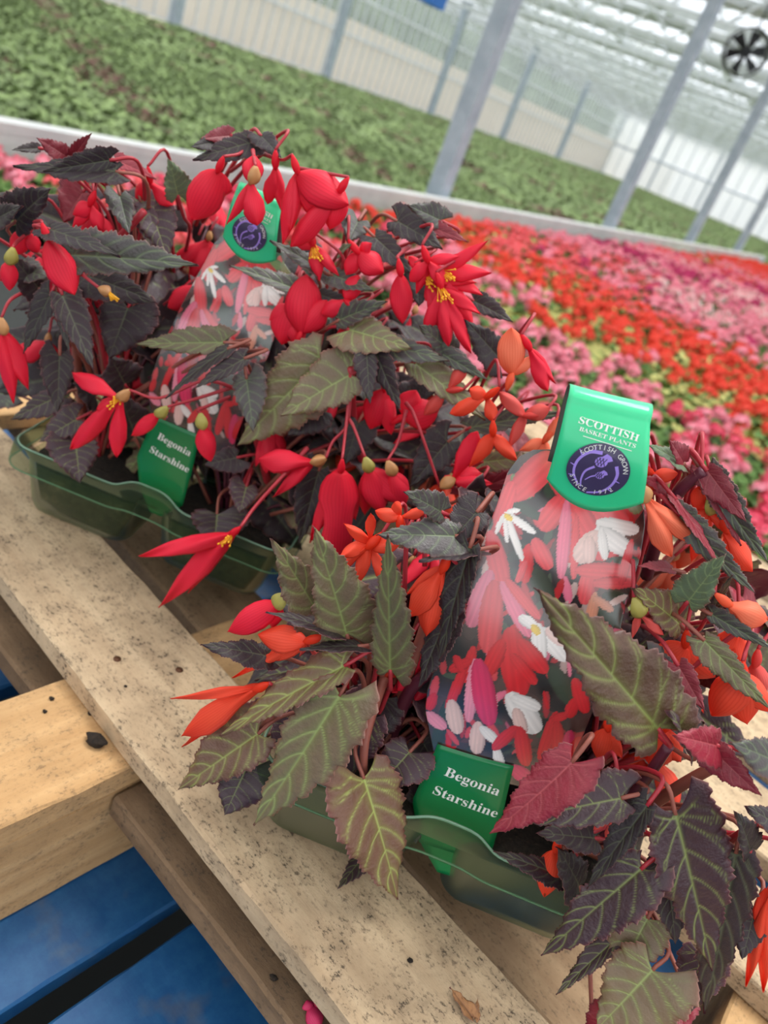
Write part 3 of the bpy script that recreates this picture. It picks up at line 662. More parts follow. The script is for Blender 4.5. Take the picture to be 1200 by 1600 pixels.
for (cx_, cy_), r_ in (((.0, .32), .2), ((.1, -.14), .14)):
    oval((cx_, cy_), r_, r_*.9); 
    for q in (-.5, 0, .5): lavp = [(cx_+q*r_-r_*.3, cy_-r_*.75), (cx_+q*r_+r_*.3, cy_+r_*.75)]
    V = np.array([(cx_-r_*.2, cy_+r_*.8), (cx_+r_*.8, cy_+.1*r_), (cx_+r_*1.7, cy_+r_*.6), (cx_+r_*1.3, cy_+r_*1.2), (cx_+r_*.5, cy_+r_*1.55)])*R1+oc
    parts.append(((np.stack([V[:, 0], V[:, 1], zflap(V[:, 0], V[:, 1])+.0001], -1), [(0, 1, 2, 3, 4)]), 2))
    for q in (-.6, -.1, .4):
        for sgn in (-1, 1):
            A = np.array([cx_+q*r_-r_*.35*sgn, cy_-r_*.7]); B = np.array([cx_+q*r_+r_*.35*sgn, cy_+r_*.7]); d = nrm(B-A); m_ = np.array([-d[1], d[0]])*.012
            V = np.array([A-m_, B-m_, B+m_, A+m_])*R1+oc; parts.append(((np.stack([V[:, 0], V[:, 1], zflap(V[:, 0], V[:, 1])+.0002], -1), [(0, 1, 2, 3)]), 1))
tp = print_mesh(parts); ME_TOPP = mesh('badge_print', tp.V, tp.F, [WHITE, PURP, LAV], False, mi=tp.M)
def put_label(M, label):
    o = link(bpy.data.objects.new('plant_label', None), None, M); o.empty_display_size = .02
    tag(o, label, 'plant label')
    for n, me in (('picture_panel', ME_PIC), ('name_tag', ME_TAG), ('stake', ME_STK), ('folded_top', ME_FLAP)):
        q = mobj(n, me, o, M)
        if n == 'name_tag': mobj('name_lettering', ME_TXT, q, M)
        if n == 'folded_top': mobj('badge_print', ME_TOPP, q, M)
def lmat(O, A, Wd, N, s=1.):
    M = Matrix.Identity(4)
    for i in range(3): M[i][0] = Wd[i]*s; M[i][1] = A[i]*s; M[i][2] = N[i]*s; M[i][3] = O[i]
    return M
put_label(lmat(LO, LA, LW, LN), 'glossy picture label with green folded top, nearest and largest, fully in view')
RO = ony(255, 776, .628); RT = ony(405, 315, .650); RA = nrm(RT-RO); RW = nrm(np.array([1, .05, 0])-np.array([1, .05, 0])@RA*RA); RN = np.cross(RW, RA)
if RN[1] > 0: RN = -RN
sR = np.linalg.norm(RT-RO)/np.linalg.norm(LT-LO); print('rear label scale', sR, np.linalg.norm(LT-LO))
put_label(lmat(RO, RA, RW, RN, sR), 'picture label at the left, its green folded top half covered by hanging red flowers')

# ================================================================== BEGONIAS
def plant(cell, label): 
    o = empty('begonia_plant', cell); return tag(o, label, 'plant', 'begonias in the green trays')
RL = plant(cellsR[0], 'dark-leaved begonia with scarlet flowers at the far left, over the rounded tray corner')
RB = plant(cellsR[1], 'dark begonia rising behind the hidden label, its top leaves highest in the picture')
RR = plant(cellsR[2], 'dark-leaved begonia with a large hanging bottle-shaped scarlet flower in the middle')
RC = plant(cellsR[3], 'dark begonia behind the central one, with a burst of many-petalled scarlet flowers at its top')
ML = plant(cellsM[0], 'begonia with salmon and orange flowers just left of the tall green-topped label')
MR = plant(cellsM[2], 'begonia mostly hidden behind the tall green-topped label')
FL = plant(cellsF[0], 'brown-green begonia with orange flowers drooping over the plank in front')
FR = plant(cellsF[2], 'brown-green begonia at the lower right with long light-veined leaves and a single orange bud')
FB = plant(cellsF[1], 'bushy begonia tucked behind the orange flowers at the front left tray cell')
FC = plant(cellsF[3], 'tall begonia at the right edge with arching maroon leaves and salmon flowers')
# ---- hero leaves: plant, y, base uv, tip uv, width px, kind, keyword extras
H = [
 # front left plant
 (FL, .372, 568, 1215, 632, 1415, 122, 'o', dict(seed=11, roll=-.15, curl=.2)),
 (FL, .368, 532, 1085, 392, 1306, 112, 'g', dict(seed=12, roll=.1, curl=.15, bend=.03)),
 (FL, .380, 404, 1146, 274, 1235, 92, 'o', dict(seed=13, curl=.1)),
 (FL, .380, 385, 1200, 350, 1275, 90, 'p', dict(seed=14)),
 (FL, .375, 540, 1040, 331, 1143, 62, 'o', dict(seed=15, roll=.35, curl=.18)),
 (FL, .385, 417, 1025, 317, 1004, 46, 'd', dict(seed=16, roll=.2)),
 (FL, .385, 542, 992, 496, 833, 100, 'g', dict(seed=17, curl=.1, roll=-.1)),
 (FL, .400, 505, 972, 433, 846, 84, 'g', dict(seed=18, roll=.1)),
 (FL, .385, 610, 1048, 605, 846, 66, 'g', dict(seed=19, roll=-.3, curl=.1)),
 (FL, .380, 520, 985, 420, 950, 34, 'd', dict(seed=20, roll=.7)),
 (FL, .400, 735, 855, 680, 1035, 46, 'd', dict(seed=21, roll=.5)),
 (FL, .405, 712, 838, 592, 832, 66, 'y', dict(seed=22, roll=.1)),
 (FL, .410, 690, 800, 636, 768, 48, 'y', dict(seed=23)),
 (FL, .405, 740, 860, 655, 870, 34, 'd', dict(seed=24, roll=.8)),
 (FL, .420, 745, 800, 700, 850, 60, 'd', dict(seed=25)),
 (FL, .400, 640, 1175, 590, 1230, 80, 'p', dict(seed=26)),
 (FL, .405, 575, 1120, 505, 1240, 90, 'p', dict(seed=27)),
 (FL, .395, 575, 1330, 530, 1385, 36, 'p', dict(seed=28)),
 (FL, .410, 660, 1250, 650, 1320, 46, 'p', dict(seed=29)),
 (FL, .405, 700, 960, 650, 1075, 50, 'd', dict(seed=30, roll=.4)),
 (FL, .410, 480, 1120, 420, 1170, 80, 'p', dict(seed=31)),
 (FL, .380, 560, 1010, 470, 1008, 28, 'd', dict(seed=32, roll=.8)),
 (FL, .425, 600, 1090, 560, 1180, 90, 'd', dict(seed=33)),
 (FL, .425, 660, 1160, 700, 1230, 70, 'd', dict(seed=34)),
 # hero leaf in front of the label, front right plant
 (FR, .345, 1030, 1140, 846, 925, 140, 'o', dict(seed=41, roll=-.1, curl=.05, fold=.2, upw=.3)),
 (FR, .352, 1055, 1270, 1122, 1535, 116, 'p', dict(seed=42, roll=.1, curl=.15)),
 (FR, .355, 1150, 1330, 1105, 1598, 84, 'd', dict(seed=43, roll=-.2, curl=.1)),
 (FR, .345, 1003, 1357, 840, 1495, 88, 'p', dict(seed=44, roll=.1)),
 (FR, .350, 972, 1247, 802, 1278, 78, 'p', dict(seed=45, roll=-.1, bend=-.03)),
 (FR, .342, 895, 1190, 770, 1315, 84, 'c', dict(seed=46, roll=.15, bend=.08)),
 (FR, .350, 1012, 1258, 913, 1390, 44, 'd', dict(seed=47, roll=.2)),
 (FR, .345, 1020, 1515, 930, 1612, 124, 'g', dict(seed=48, roll=-.1)),
 (FR, .365, 1012, 1435, 962, 1530, 96, 'g', dict(seed=49)),
 (FR, .350, 1235, 1200, 1152, 1160, 84, 'y', dict(seed=50)),
 (FR, .352, 1112, 1170, 1188, 1245, 44, 'c', dict(seed=51, roll=.6)),
 (FR, .350, 1120, 1165, 1062, 1150, 60, 'c', dict(seed=52, roll=-.3)),
 (FR, .355, 1172, 1330, 1160, 1275, 52, 'd', dict(seed=53)),
 (FR, .365, 1040, 1345, 1058, 1480, 80, 'd', dict(seed=54)),
 (FR, .360, 960, 1470, 865, 1552, 34, 'p', dict(seed=55, roll=.4)),
 (FR, .360, 1095, 1490, 1080, 1585, 76, 'p', dict(seed=56)),
 (FR, .375, 930, 1310, 845, 1300, 60, 'd', dict(seed=57)),
 (FR, .375, 905, 1385, 880, 1330, 70, 'd', dict(seed=58)),
 (FR, .375, 985, 1400, 900, 1440, 80, 'd', dict(seed=59)),
 (FR, .375, 880, 1370, 780, 1330, 40, 'd', dict(seed=60)),
 (FR, .360, 1080, 1170, 1055, 1110, 60, 'p', dict(seed=61, roll=.5)),
 (FR, .370, 1230, 1300, 1175, 1260, 60, 'd', dict(seed=62)),
 (FR, .360, 1180, 1420, 1160, 1500, 60, 'd', dict(seed=63)),
 (FR, .365, 950, 1600, 985, 1540, 60, 'c', dict(seed=64)),
 (FR, .360, 1065, 1560, 1068, 1610, 60, 'c', dict(seed=65)),
 # right upper plant
 (FC, .440, 1105, 735, 1165, 815, 40, 'c', dict(seed=71, roll=.4)),
 (FC, .440, 1108, 742, 1186, 886, 42, 'y', dict(seed=72, roll=.5, bend=-.08)),
 (FC, .445, 1100, 740, 1165, 850, 36, 'c', dict(seed=73, roll=-.6)),
 (FC, .430, 1062, 805, 1173, 936, 40, 'y', dict(seed=74, roll=.4, bend=-.06)),
 (FC, .432, 1056, 780, 1130, 880, 24, 'c', dict(seed=75, roll=-.6)),
 (FC, .420, 1075, 940, 1128, 872, 58, 't', dict(seed=76)),
 (FC, .425, 1062, 975, 998, 920, 66, 'o', dict(seed=77)),
 (FC, .415, 1112, 960, 1208, 1016, 26, 'y', dict(seed=78, roll=.5)),
 (FC, .405, 1100, 1000, 1205, 1110, 44, 'g', dict(seed=79, roll=.3)),
 (FC, .400, 1010, 1035, 1068, 1125, 60, 'y', dict(seed=80)),
 (FC, .395, 1060, 1040, 1100, 1110, 40, 'c', dict(seed=81, roll=.4)),
 (FC, .440, 1062, 722, 1018, 692, 34, 't', dict(seed=82, roll=.4)),
 (FC, .442, 1068, 724, 1052, 690, 38, 'c', dict(seed=83)),
 (FC, .425, 1105, 965, 1145, 905, 22, 'y', dict(seed=84, roll=.5)),
 (FC, .425, 1050, 890, 1000, 880, 24, 'c', dict(seed=85, roll=.5)),
 (FC, .445, 1035, 760, 1008, 745, 30, 'c', dict(seed=86)),
 # rear right (central) plant
 (RR, .590, 548, 585, 436, 648, 84, 'g', dict(seed=101, roll=.1)),
 (RR, .605, 505, 560, 366, 698, 112, 'g', dict(seed=102)),
 (RR, .585, 573, 553, 578, 630, 36, 'd', dict(seed=103, roll=.2)),
 (RR, .590, 588, 552, 622, 640, 32, 'd', dict(seed=104, roll=.7)),
 (RR, .600, 585, 535, 700, 560, 48, 'y', dict(seed=105)),
 (RR, .600, 683, 548, 760, 592, 28, 'y', dict(seed=106, roll=.3)),
 (RR, .605, 700, 545, 658, 508, 44, 'y', dict(seed=107)),
 (RR, .600, 648, 567, 760, 652, 54, 'g', dict(seed=108, roll=-.1)),
 (RR, .600, 545, 515, 640, 540, 66, 'g', dict(seed=109)),
 (RR, .605, 530, 500, 600, 470, 40, 'y', dict(seed=110)),
 (RR, .590, 498, 735, 467, 852, 52, 'd', dict(seed=111)),
 (RR, .610, 560, 660, 540, 725, 56, 'd', dict(seed=112)),
 (RR, .610, 500, 640, 450, 680, 70, 'd', dict(seed=113)),
 (RR, .590, 385, 592, 396, 674, 52, 'y', dict(seed=114)),
 (RR, .600, 755, 722, 848, 710, 36, 'g', dict(seed=115)),
 (RR, .605, 735, 668, 892, 634, 36, 'y', dict(seed=116, bend=.05)),
 (RR, .600, 700, 690, 640, 760, 60, 'd', dict(seed=117)),
 (RR, .595, 720, 775, 850, 725, 30, 'c', dict(seed=118, roll=.5)),
 # top of rear
 (RC, .640, 690, 345, 640, 320, 40, 'y', dict(seed=121)),
 (RC, .635, 620, 345, 690, 385, 52, 'd', dict(seed=122)),
 (RC, .630, 585, 370, 645, 425, 44, 'd', dict(seed=123)),
 (RC, .640, 660, 350, 730, 375, 26, 'c', dict(seed=124)),
 (RC, .640, 560, 345, 545, 375, 50, 'y', dict(seed=125)),
 (RC, .625, 650, 430, 655, 475, 50, 'd', dict(seed=126)),
 (RC, .620, 520, 430, 580, 450, 36, 'y', dict(seed=127)),
 (RC, .620, 500, 420, 425, 372, 34, 'y', dict(seed=128, roll=.4)),
 (RC, .625, 530, 395, 545, 380, 22, 't', dict(seed=129)),
 (RC, .640, 740, 470, 800, 500, 34, 'd', dict(seed=130)),
 (RC, .620, 470, 455, 360, 410, 34, 'y', dict(seed=131, roll=.3)),
 (RC, .620, 780, 560, 730, 500, 56, 'd', dict(seed=132)),
 (RC, .630, 500, 460, 560, 480, 30, 'd', dict(seed=133)),
 # rear left: around the label
 (RL, .585, 350, 535, 210, 535, 46, 'g', dict(seed=141)),
 (RL, .575, 356, 545, 250, 610, 24, 'd', dict(seed=142, roll=.5, bend=-.1)),
 (RL, .575, 382, 560, 304, 605, 30, 'd', dict(seed=143)),
 (RL, .570, 108, 398, 302, 408, 74, 'y', dict(seed=144, curl=.1)),
 (RL, .560, 77, 358, 184, 392, 44, 'd', dict(seed=145, roll=-.3)),
 (RL, .575, 97, 460, 146, 574, 50, 'd', dict(seed=146)),
 (RL, .575, 80, 458, 33, 552, 34, 'd', dict(seed=147, roll=.3)),
 (RL, .575, 90, 470, 106, 552, 18, 'd', dict(seed=148, roll=.6)),
 (RL, .600, 135, 430, 240, 467, 66, 'd', dict(seed=149)),
 (RL, .600, 182, 268, 17, 252, 46, 'd', dict(seed=150, roll=.3)),
 (RL, .600, 172, 250, 66, 268, 34, 'd', dict(seed=151, roll=-.4)),
 (RL, .590, 25, 345, 72, 296, 66, 'd', dict(seed=152)),
 (RL, .585, -10, 345, 28, 320, 46, 'd', dict(seed=153)),
 (RL, .610, 105, 245, 60, 215, 36, 'c', dict(seed=154)),
 (RL, .605, 60, 232, 20, 233, 16, 'd', dict(seed=155)),
 (RL, .610, 115, 245, 138, 210, 22, 'c', dict(seed=156)),
 (RL, .610, 187, 305, 202, 362, 40, 'y', dict(seed=157)),
 (RB, .640, 235, 325, 262, 402, 62, 'p', dict(seed=158)),
 (RB, .640, 278, 305, 266, 252, 48, 't', dict(seed=159)),
 (RB, .625, 395, 222, 300, 246, 44, 'd', dict(seed=160, roll=.2)),
 (RB, .625, 408, 212, 438, 242, 36, 'd', dict(seed=161)),
 (RB, .620, 335, 222, 300, 228, 24, 'd', dict(seed=162)),
 (RB, .630, 360, 212, 315, 215, 26, 'c', dict(seed=163)),
 (RB, .640, 220, 315, 235, 385, 44, 'p', dict(seed=164)),
 (RB, .640, 130, 300, 100, 345, 60, 'c', dict(seed=165)),
 (RB, .645, 180, 250, 240, 275, 26, 'c', dict(seed=166)),
 (RL, .600, 93, 555, 90, 645, 48, 'd', dict(seed=167)),
 (RL, .620, 200, 480, 170, 560, 84, 'd', dict(seed=168)),
 (RL, .600, 118, 690, 125, 752, 74, 'p', dict(seed=169)),
 (RL, .610, 90, 620, 15, 655, 40, 'p', dict(seed=170)),
 (RL, .605, 120, 655, 60, 690, 44, 'p', dict(seed=171)),
 (RL, .605, 60, 450, 20, 400, 50, 'd', dict(seed=172)),
 (RL, .610, 30, 420, 70, 430, 56, 'y', dict(seed=173)),
 (RR, .602, 339, 803, 335, 852, 88, 'p', dict(seed=174)),
 (RR, .610, 385, 760, 375, 800, 46, 'p', dict(seed=175)),
 (RR, .610, 370, 715, 320, 725, 44, 'd', dict(seed=176)),
 (RL, .620, 150, 620, 120, 600, 60, 'd', dict(seed=177)),
 (RL, .625, 195, 600, 175, 560, 80, 'd', dict(seed=178)),
 (RL, .625, 210, 680, 190, 620, 70, 'd', dict(seed=179)),
]
for pl_, y, bu, bv, tu, tv, wp, kd, ex in H: put_leaf(pl_, y, bu, bv, tu, tv, wp, kd, **ex)
# ---- hero flowers
def FLW(pl_, y, c, petals, **k): return put_flower(pl_, y, c[0], c[1], petals, **k)
# rear left group
FLW(RB, .600, (340, 268), [(298, 345, 58, 0, 'e'), (335, 310, 40, .01, 'e', .5)], stem=[(375, 240, .615), (390, 225, .63)])
FLW(RB, .590, (392, 285), [(402, 352, 40, -.005, 's'), (398, 240, 34, .01, 'e'), (352, 350, 20, 0, 'l', .4)], ov='b', stem=[(395, 235, .61)])
FLW(RB, .590, (465, 270), [(545, 318, 58, 0, 'e'), (520, 345, 50, .012, 'e'), (442, 382, 34, -.004, 'l'), (452, 362, 22, -.006, 'l')], stem=[(440, 250, .61), (410, 240, .63)])
FLW(RB, .592, (530, 300), [(452, 386, 40, -.004, 's'), (515, 360, 40, .004, 'e')], stem=[(460, 262, .61)])
FLW(RC, .610, (490, 385), [(455, 372, 22, 0, 'l'), (500, 440, 26, 0, 'l'), (530, 430, 20, 0, 'l')], col='R', stamen=True, stem=[(535, 400, .615), (530, 440, .63)])
FLW(RL, .555, (76, 375), [(117, 460, 50, -.004, 'e'), (98, 452, 30, .006, 'e', .4)], stem=[(62, 345, .57), (40, 350, .60)])
FLW(RL, .560, (15, 410), [(15, 455, 26, 0, 'e'), (0, 440, 20, 0, 'l')], ov='g', stem=[(30, 375, .58), (62, 350, .60)])
FLW(RL, .560, (6, 520), [(22, 632, 30, -.004, 'l'), (46, 610, 34, .004, 'l'), (-10, 590, 20, 0, 'l')], ov='b', stem=[(15, 470, .57), (40, 455, .60)])
FLW(RL, .565, (186, 622), [(112, 580, 34, 0, 's'), (106, 704, 34, 0, 's'), (182, 716, 30, -.004, 's'), (150, 640, 24, 0, 's')], ov='b', stamen=True, stem=[(250, 622, .575), (320, 595, .585), (375, 610, .60)])
FLW(RL, .570, (246, 648), [(203, 682, 24, 0, 'e')], ov='g', stem=[(300, 625, .585), (380, 600, .60)])
FLW(RR, .570, (317, 668), [(330, 722, 32, 0, 'e'), (318, 708, 20, -.003, 'e')], ov='g', stem=[(312, 640, .58), (360, 620, .60)])
b = MB(); q0 = pt(120, 420, .57); q1 = pt(155, 450, .56); b.tube(spline([q0, (q0+q1)/2+[0, -.005, .002], q1], 5), .0012, 7, 0); V, Fc = capsule_geo(q1, pt(172, 458, .556), .004); b.add(V, Fc, 1)
for k_ in range(6): b.tube([pt(170, 456, .556), pt(176+rnd.uniform(-4, 14), 470+rnd.uniform(-8, 8), .555)], .0008, 5, 2)
b.build('flower', [STEM_R, OVARY, YEL], RL, None, True)
FLW(RC, .600, (626, 430), [(630, 507, 36, 0, 'e'), (640, 490, 24, .006, 'e')], stem=[(622, 400, .61), (640, 385, .63)])
FLW(RC, .605, (690, 425), [(762, 375, 22, 0, 'l'), (768, 425, 30, 0, 'l'), (740, 512, 34, 0, 's'), (712, 480, 30, -.004, 's'), (755, 460, 28, .004, 'l'), (665, 470, 24, 0, 's'), (720, 395, 20, 0, 'l')], stamen=True, stem=[(660, 400, .62), (640, 410, .64)])
FLW(RC, .607, (665, 430), [(700, 520, 34, -.004, 's'), (745, 440, 26, 0, 'l'), (640, 400, 20, 0, 's'), (690, 480, 26, -.006, 's'), (730, 505, 20, 0, 's')], stamen=True)
FLW(RC, .610, (560, 395), [(600, 425, 40, 0, 'e'), (540, 430, 26, 0, 'e'), (580, 380, 22, 0, 'l')])
FLW(RC, .610, (470, 520), [(480, 430, 60, 0, 'e'), (510, 470, 40, 0, 'e')])
FLW(RC, .615, (455, 480), [(440, 540, 50, 0, 'e'), (470, 545, 36, 0, 'e'), (420, 500, 30, 0, 'e')])
FLW(RR, .605, (600, 610), [(578, 672, 46, 0, 'e'), (612, 680, 30, 0, 'e')], stem=[(600, 600, .61)])
FLW(RR, .605, (630, 650), [(685, 640, 50, 0, 'e'), (650, 610, 40, .006, 'e')])
FLW(RC, .598, (690, 450), [(664, 528, 26, 0, 's'), (702, 542, 28, -.003, 's'), (738, 552, 26, 0, 's'), (752, 490, 24, .004, 'l'), (720, 520, 24, .006, 'l')], stamen=True)
FLW(RC, .600, (668, 408), [(640, 440, 26, 0, 's'), (700, 445, 30, 0, 's'), (720, 400, 20, .004, 'l'), (650, 460, 22, .004, 'l')])
FLW(RC, .612, (560, 500), [(545, 560, 34, 0, 's'), (585, 545, 30, .004, 's'), (520, 530, 26, .006, 'l')])
FLW(RC, .606, (540, 470), [(500, 490, 30, 0, 's'), (560, 430, 30, .004, 'e')])
FLW(RB, .608, (430, 262), [(418, 320, 26, 0, 's'), (440, 330, 22, .004, 'l')])
FLW(RL, .590, (140, 320), [(112, 335, 26, 0, 'e'), (160, 360, 24, .004, 's'), (110, 360, 20, 0, 'l')])
FLW(RL, .600, (40, 360), [(20, 400, 30, 0, 'e'), (60, 395, 26, .004, 's')])
FLW(RB, .640, (235, 285), [(270, 320, 30, 0, 's'), (210, 310, 30, .004, 's')])
FLW(RB, .640, (150, 335), [(135, 380, 34, 0, 's'), (175, 370, 26, .004, 's')])
# central group
FLW(RR, .560, (488, 722), [(402, 716, 44, 0, 's'), (424, 778, 22, -.003, 'l'), (430, 735, 30, .006, 's')], ov='b', stem=[(520, 690, .57), (543, 660, .58), (548, 585, .59)])
FLW(RR, .545, (532, 738), [(526, 886, 66, -.004, 'b'), (482, 852, 30, .008, 'l'), (558, 815, 36, .010, 'e'), (512, 790, 34, .012, 'e')], stem=[(541, 662, .575), (548, 590, .59)])
FLW(RR, .560, (578, 735), [(600, 802, 46, 0, 'e'), (570, 808, 32, .006, 'e'), (634, 786, 40, .006, 'e')], ov='g', stem=[(553, 668, .575), (545, 655, .58)])
FLW(RR, .565, (615, 740), [(632, 795, 38, 0, 'e'), (640, 775, 26, .004, 'e')], ov='b', stem=[(622, 690, .58), (635, 640, .59)])
FLW(RR, .570, (708, 750), [(770, 755, 28, 0, 'l'), (745, 676, 34, 0, 's'), (690, 760, 26, 0, 'l'), (752, 740, 34, .005, 'e')], ov='b', stem=[(650, 655, .58), (635, 630, .60)])
FLW(RR, .520, (360, 836), [(212, 868, 32, -.002, 'l'), (243, 952, 38, -.004, 'l'), (300, 905, 22, .006, 'l'), (290, 930, 20, .006, 'l')], stamen=True, stem=[(400, 790, .54), (450, 735, .56), (480, 700, .58)], sr=.0016)
# salmon left of label
FLW(ML, .560, (800, 585), [(800, 513, 46, 0, 'e'), (832, 560, 26, .006, 'e')], col='S', stem=[(790, 600, .58), (760, 640, .60)])
FLW(ML, .565, (828, 545), [(858, 612, 30, 0, 's'), (870, 600, 20, .004, 'l')], col='R')
FLW(ML, .570, (760, 620), [(715, 640, 36, 0, 'e'), (740, 610, 30, 0, 'e'), (770, 650, 30, 0, 'e')], col='O')
FLW(ML, .575, (820, 650), [(790, 620, 30, 0, 'e'), (850, 640, 34, 0, 'e'), (800, 690, 26, 0, 'e')], col='C')
FLW(ML, .570, (770, 680), [(740, 720, 36, 0, 'e'), (800, 710, 30, 0, 'e')], col='O')
FLW(ML, .560, (745, 785), [(765, 825, 38, 0, 'e'), (735, 812, 26, 0, 'e')], col='C')
FLW(ML, .580, (850, 690), [(872, 660, 26, 0, 'e'), (850, 720, 30, 0, 'e'), (820, 700, 26, 0, 'e')], col='S')
FLW(ML, .590, (700, 610), [(670, 640, 30, 0, 'e'), (720, 580, 30, 0, 'e')], col='C')
# front left
FLW(FL, .405, (575, 855), [(522, 885, 34, 0, 'e'), (560, 905, 30, -.004, 'e'), (612, 850, 36, 0, 'e'), (600, 900, 30, 0, 'e'), (548, 825, 26, 0, 'e'), (580, 815, 24, 0, 'e'), (545, 862, 30, -.006, 'e')], col='O')
FLW(FL, .410, (625, 810), [(595, 800, 30, 0, 'e'), (655, 800, 26, 0, 'e'), (620, 790, 24, 0, 'e')], col='O')
FLW(FL, .395, (690, 893), [(640, 965, 44, -.004, 's'), (665, 998, 50, 0, 's'), (690, 975, 34, .006, 's'), (632, 930, 26, .006, 'l')], col='O', stem=[(715, 880, .40), (735, 870, .42)])
FLW(FL, .385, (432, 945), [(352, 988, 46, 0, 'e'), (425, 985, 28, .004, 'e')], col='R', ov='g', stem=[(440, 912, .39), (450, 880, .43)])
FLW(FL, .378, (478, 1002), [(402, 990, 46, 0, 'e'), (410, 1030, 30, .006, 'e'), (358, 1060, 18, .004, 'l')], col='O', stem=[(500, 1000, .39), (540, 1010, .40)])
FLW(FL, .372, (398, 1078), [(278, 1152, 48, 0, 's'), (262, 1090, 18, .006, 'l'), (278, 1170, 20, .004, 'l'), (310, 1128, 30, .008, 'e')], col='O', stem=[(450, 1080, .39), (520, 1070, .40)])
FLW(FL, .400, (480, 1005), [(470, 1022, 12, 0, 'e'), (500, 1030, 14, 0, 'e')], col='C')
FLW(FL, .420, (640, 1060), [(655, 1010, 34, 0, 'e'), (620, 1080, 24, 0, 'e')], col='R')
FLW(FL, .420, (600, 1020), [(575, 990, 22, 0, 'e'), (600, 1050, 20, 0, 'e')], col='C')
# front right
FLW(FR, .372, (868, 1330), [(850, 1406, 44, 0, 'e')], col='O', stem=[(900, 1310, .375), (950, 1290, .38)])
FLW(FR, .360, (965, 1270), [(952, 1312, 26, 0, 'e'), (985, 1285, 20, 0, 'e'), (935, 1290, 20, 0, 'e'), (970, 1300, 16, 0, 'e')], col='C')
FLW(FR, .400, (950, 1140), [(935, 1190, 40, 0, 'e'), (968, 1175, 26, 0, 'e')], col='O')
FLW(FR, .395, (1040, 1140), [(1020, 1205, 60, 0, 'e'), (1060, 1180, 50, 0, 'e'), (990, 1190, 30, 0, 'e')], col='O')
FLW(FR, .400, (1160, 1060), [(1110, 1120, 60, 0, 'e'), (1170, 1135, 60, 0, 'e'), (1198, 1100, 50, 0, 'e')], col='O')
FLW(FR, .350, (1205, 1400), [(1165, 1550, 26, 0, 'l'), (1195, 1560, 30, 0, 'l'), (1190, 1480, 40, .004, 'l')], col='O')
FLW(FC, .420, (1010, 780), [(1052, 872, 40, 0, 's'), (1095, 850, 34, .006, 's')], col='S', ov='b')
FLW(FC, .440, (1110, 800), [(1150, 828, 34, 0, 'e'), (1080, 880, 26, 0, 'e'), (1090, 810, 26, 0, 'e')], col='O', ov='g')
FLW(FC, .440, (1135, 830), [(1178, 895, 40, 0, 's'), (1150, 885, 34, 0, 's')], col='O')
FLW(FC, .445, (1095, 760), [(1092, 802, 28, 0, 'e')], col='O')
FLW(FC, .445, (1020, 745), [(1012, 772, 40, 0, 'e'), (1050, 740, 30, 0, 'e')], col='O')
FLW(FC, .410, (1140, 945), [(1202, 968, 50, 0, 's'), (1180, 1000, 30, .006, 's')], col='S')
FLW(FC, .420, (1070, 1010), [(1010, 1060, 60, 0, 'e'), (1060, 1075, 50, 0, 'e'), (1120, 1060, 60, .004, 'e')], col='O')
FLW(FC, .425, (1150, 985), [(1120, 1020, 40, 0, 'e'), (1160, 1040, 40, 0, 'e')], col='O')
FLW(FC, .425, (1180, 1040), [(1190, 1100, 40, 0, 'e'), (1150, 1090, 40, 0, 'e')], col='C')
FLW(FC, .410, (1000, 960), [(1030, 985, 22, 0, 'e'), (990, 990, 16, 0, 'e')], col='C', ov='g')
# ---- hero stems
def stem(pl_, pts, r=.002, m=STEM_R):
    P = spline([pt(*p) for p in pts], 8); V, Fc = tube_geo(P, [r, r*1.25], 9); return mobj('stem', mesh('stem', V, Fc, m), pl_)
stem(RR, [(548, 575, .59), (560, 700, .63), (600, 830, .68)], .0026)
stem(FC, [(1100, 735, .44), (1060, 770, .445), (1035, 820, .46), (1010, 900, .48)], .0034, STEM_P)
stem(FR, [(1045, 1165, .38), (1000, 1230, .385), (960, 1280, .40), (930, 1330, .43)], .0032, STEM_P)
stem(FR, [(1130, 1190, .37), (1060, 1230, .38), (970, 1290, .41)], .0032, STEM_B)
stem(FR, [(1180, 1290, .36), (1110, 1330, .38), (1000, 1380, .42)], .0026)
stem(FR, [(1020, 1500, .36), (1010, 1440, .37), (990, 1400, .42)], .0026)
stem(FR, [(900, 1330, .42), (950, 1300, .42), (1000, 1280, .42)], .0050, STEM_B)
stem(FL, [(568, 1212, .38), (572, 1150, .385), (600, 1060, .42)], .0026, STEM_B)
stem(FL, [(690, 1040, .41), (640, 1080, .42), (600, 1180, .44)], .0040, STEM_P)
stem(FL, [(400, 1146, .39), (450, 1100, .39), (540, 1080, .42)], .0026, STEM_B)
stem(FL, [(670, 960, .41), (640, 1050, .42), (610, 1150, .44)], .0032, STEM_B)
stem(RC, [(510, 470, .63), (495, 540, .65), (480, 600, .68)], .0036)
stem(RC, [(540, 385, .62), (535, 440, .64), (530, 500, .66)], .0024)
stem(RL, [(112, 455, .60), (120, 560, .64), (130, 660, .67)], .0034, STEM_B)
stem(RL, [(225, 330, .62), (150, 420, .63), (130, 520, .66)], .0030)
stem(RR, [(375, 600, .60), (400, 680, .63), (420, 760, .66)], .0032)
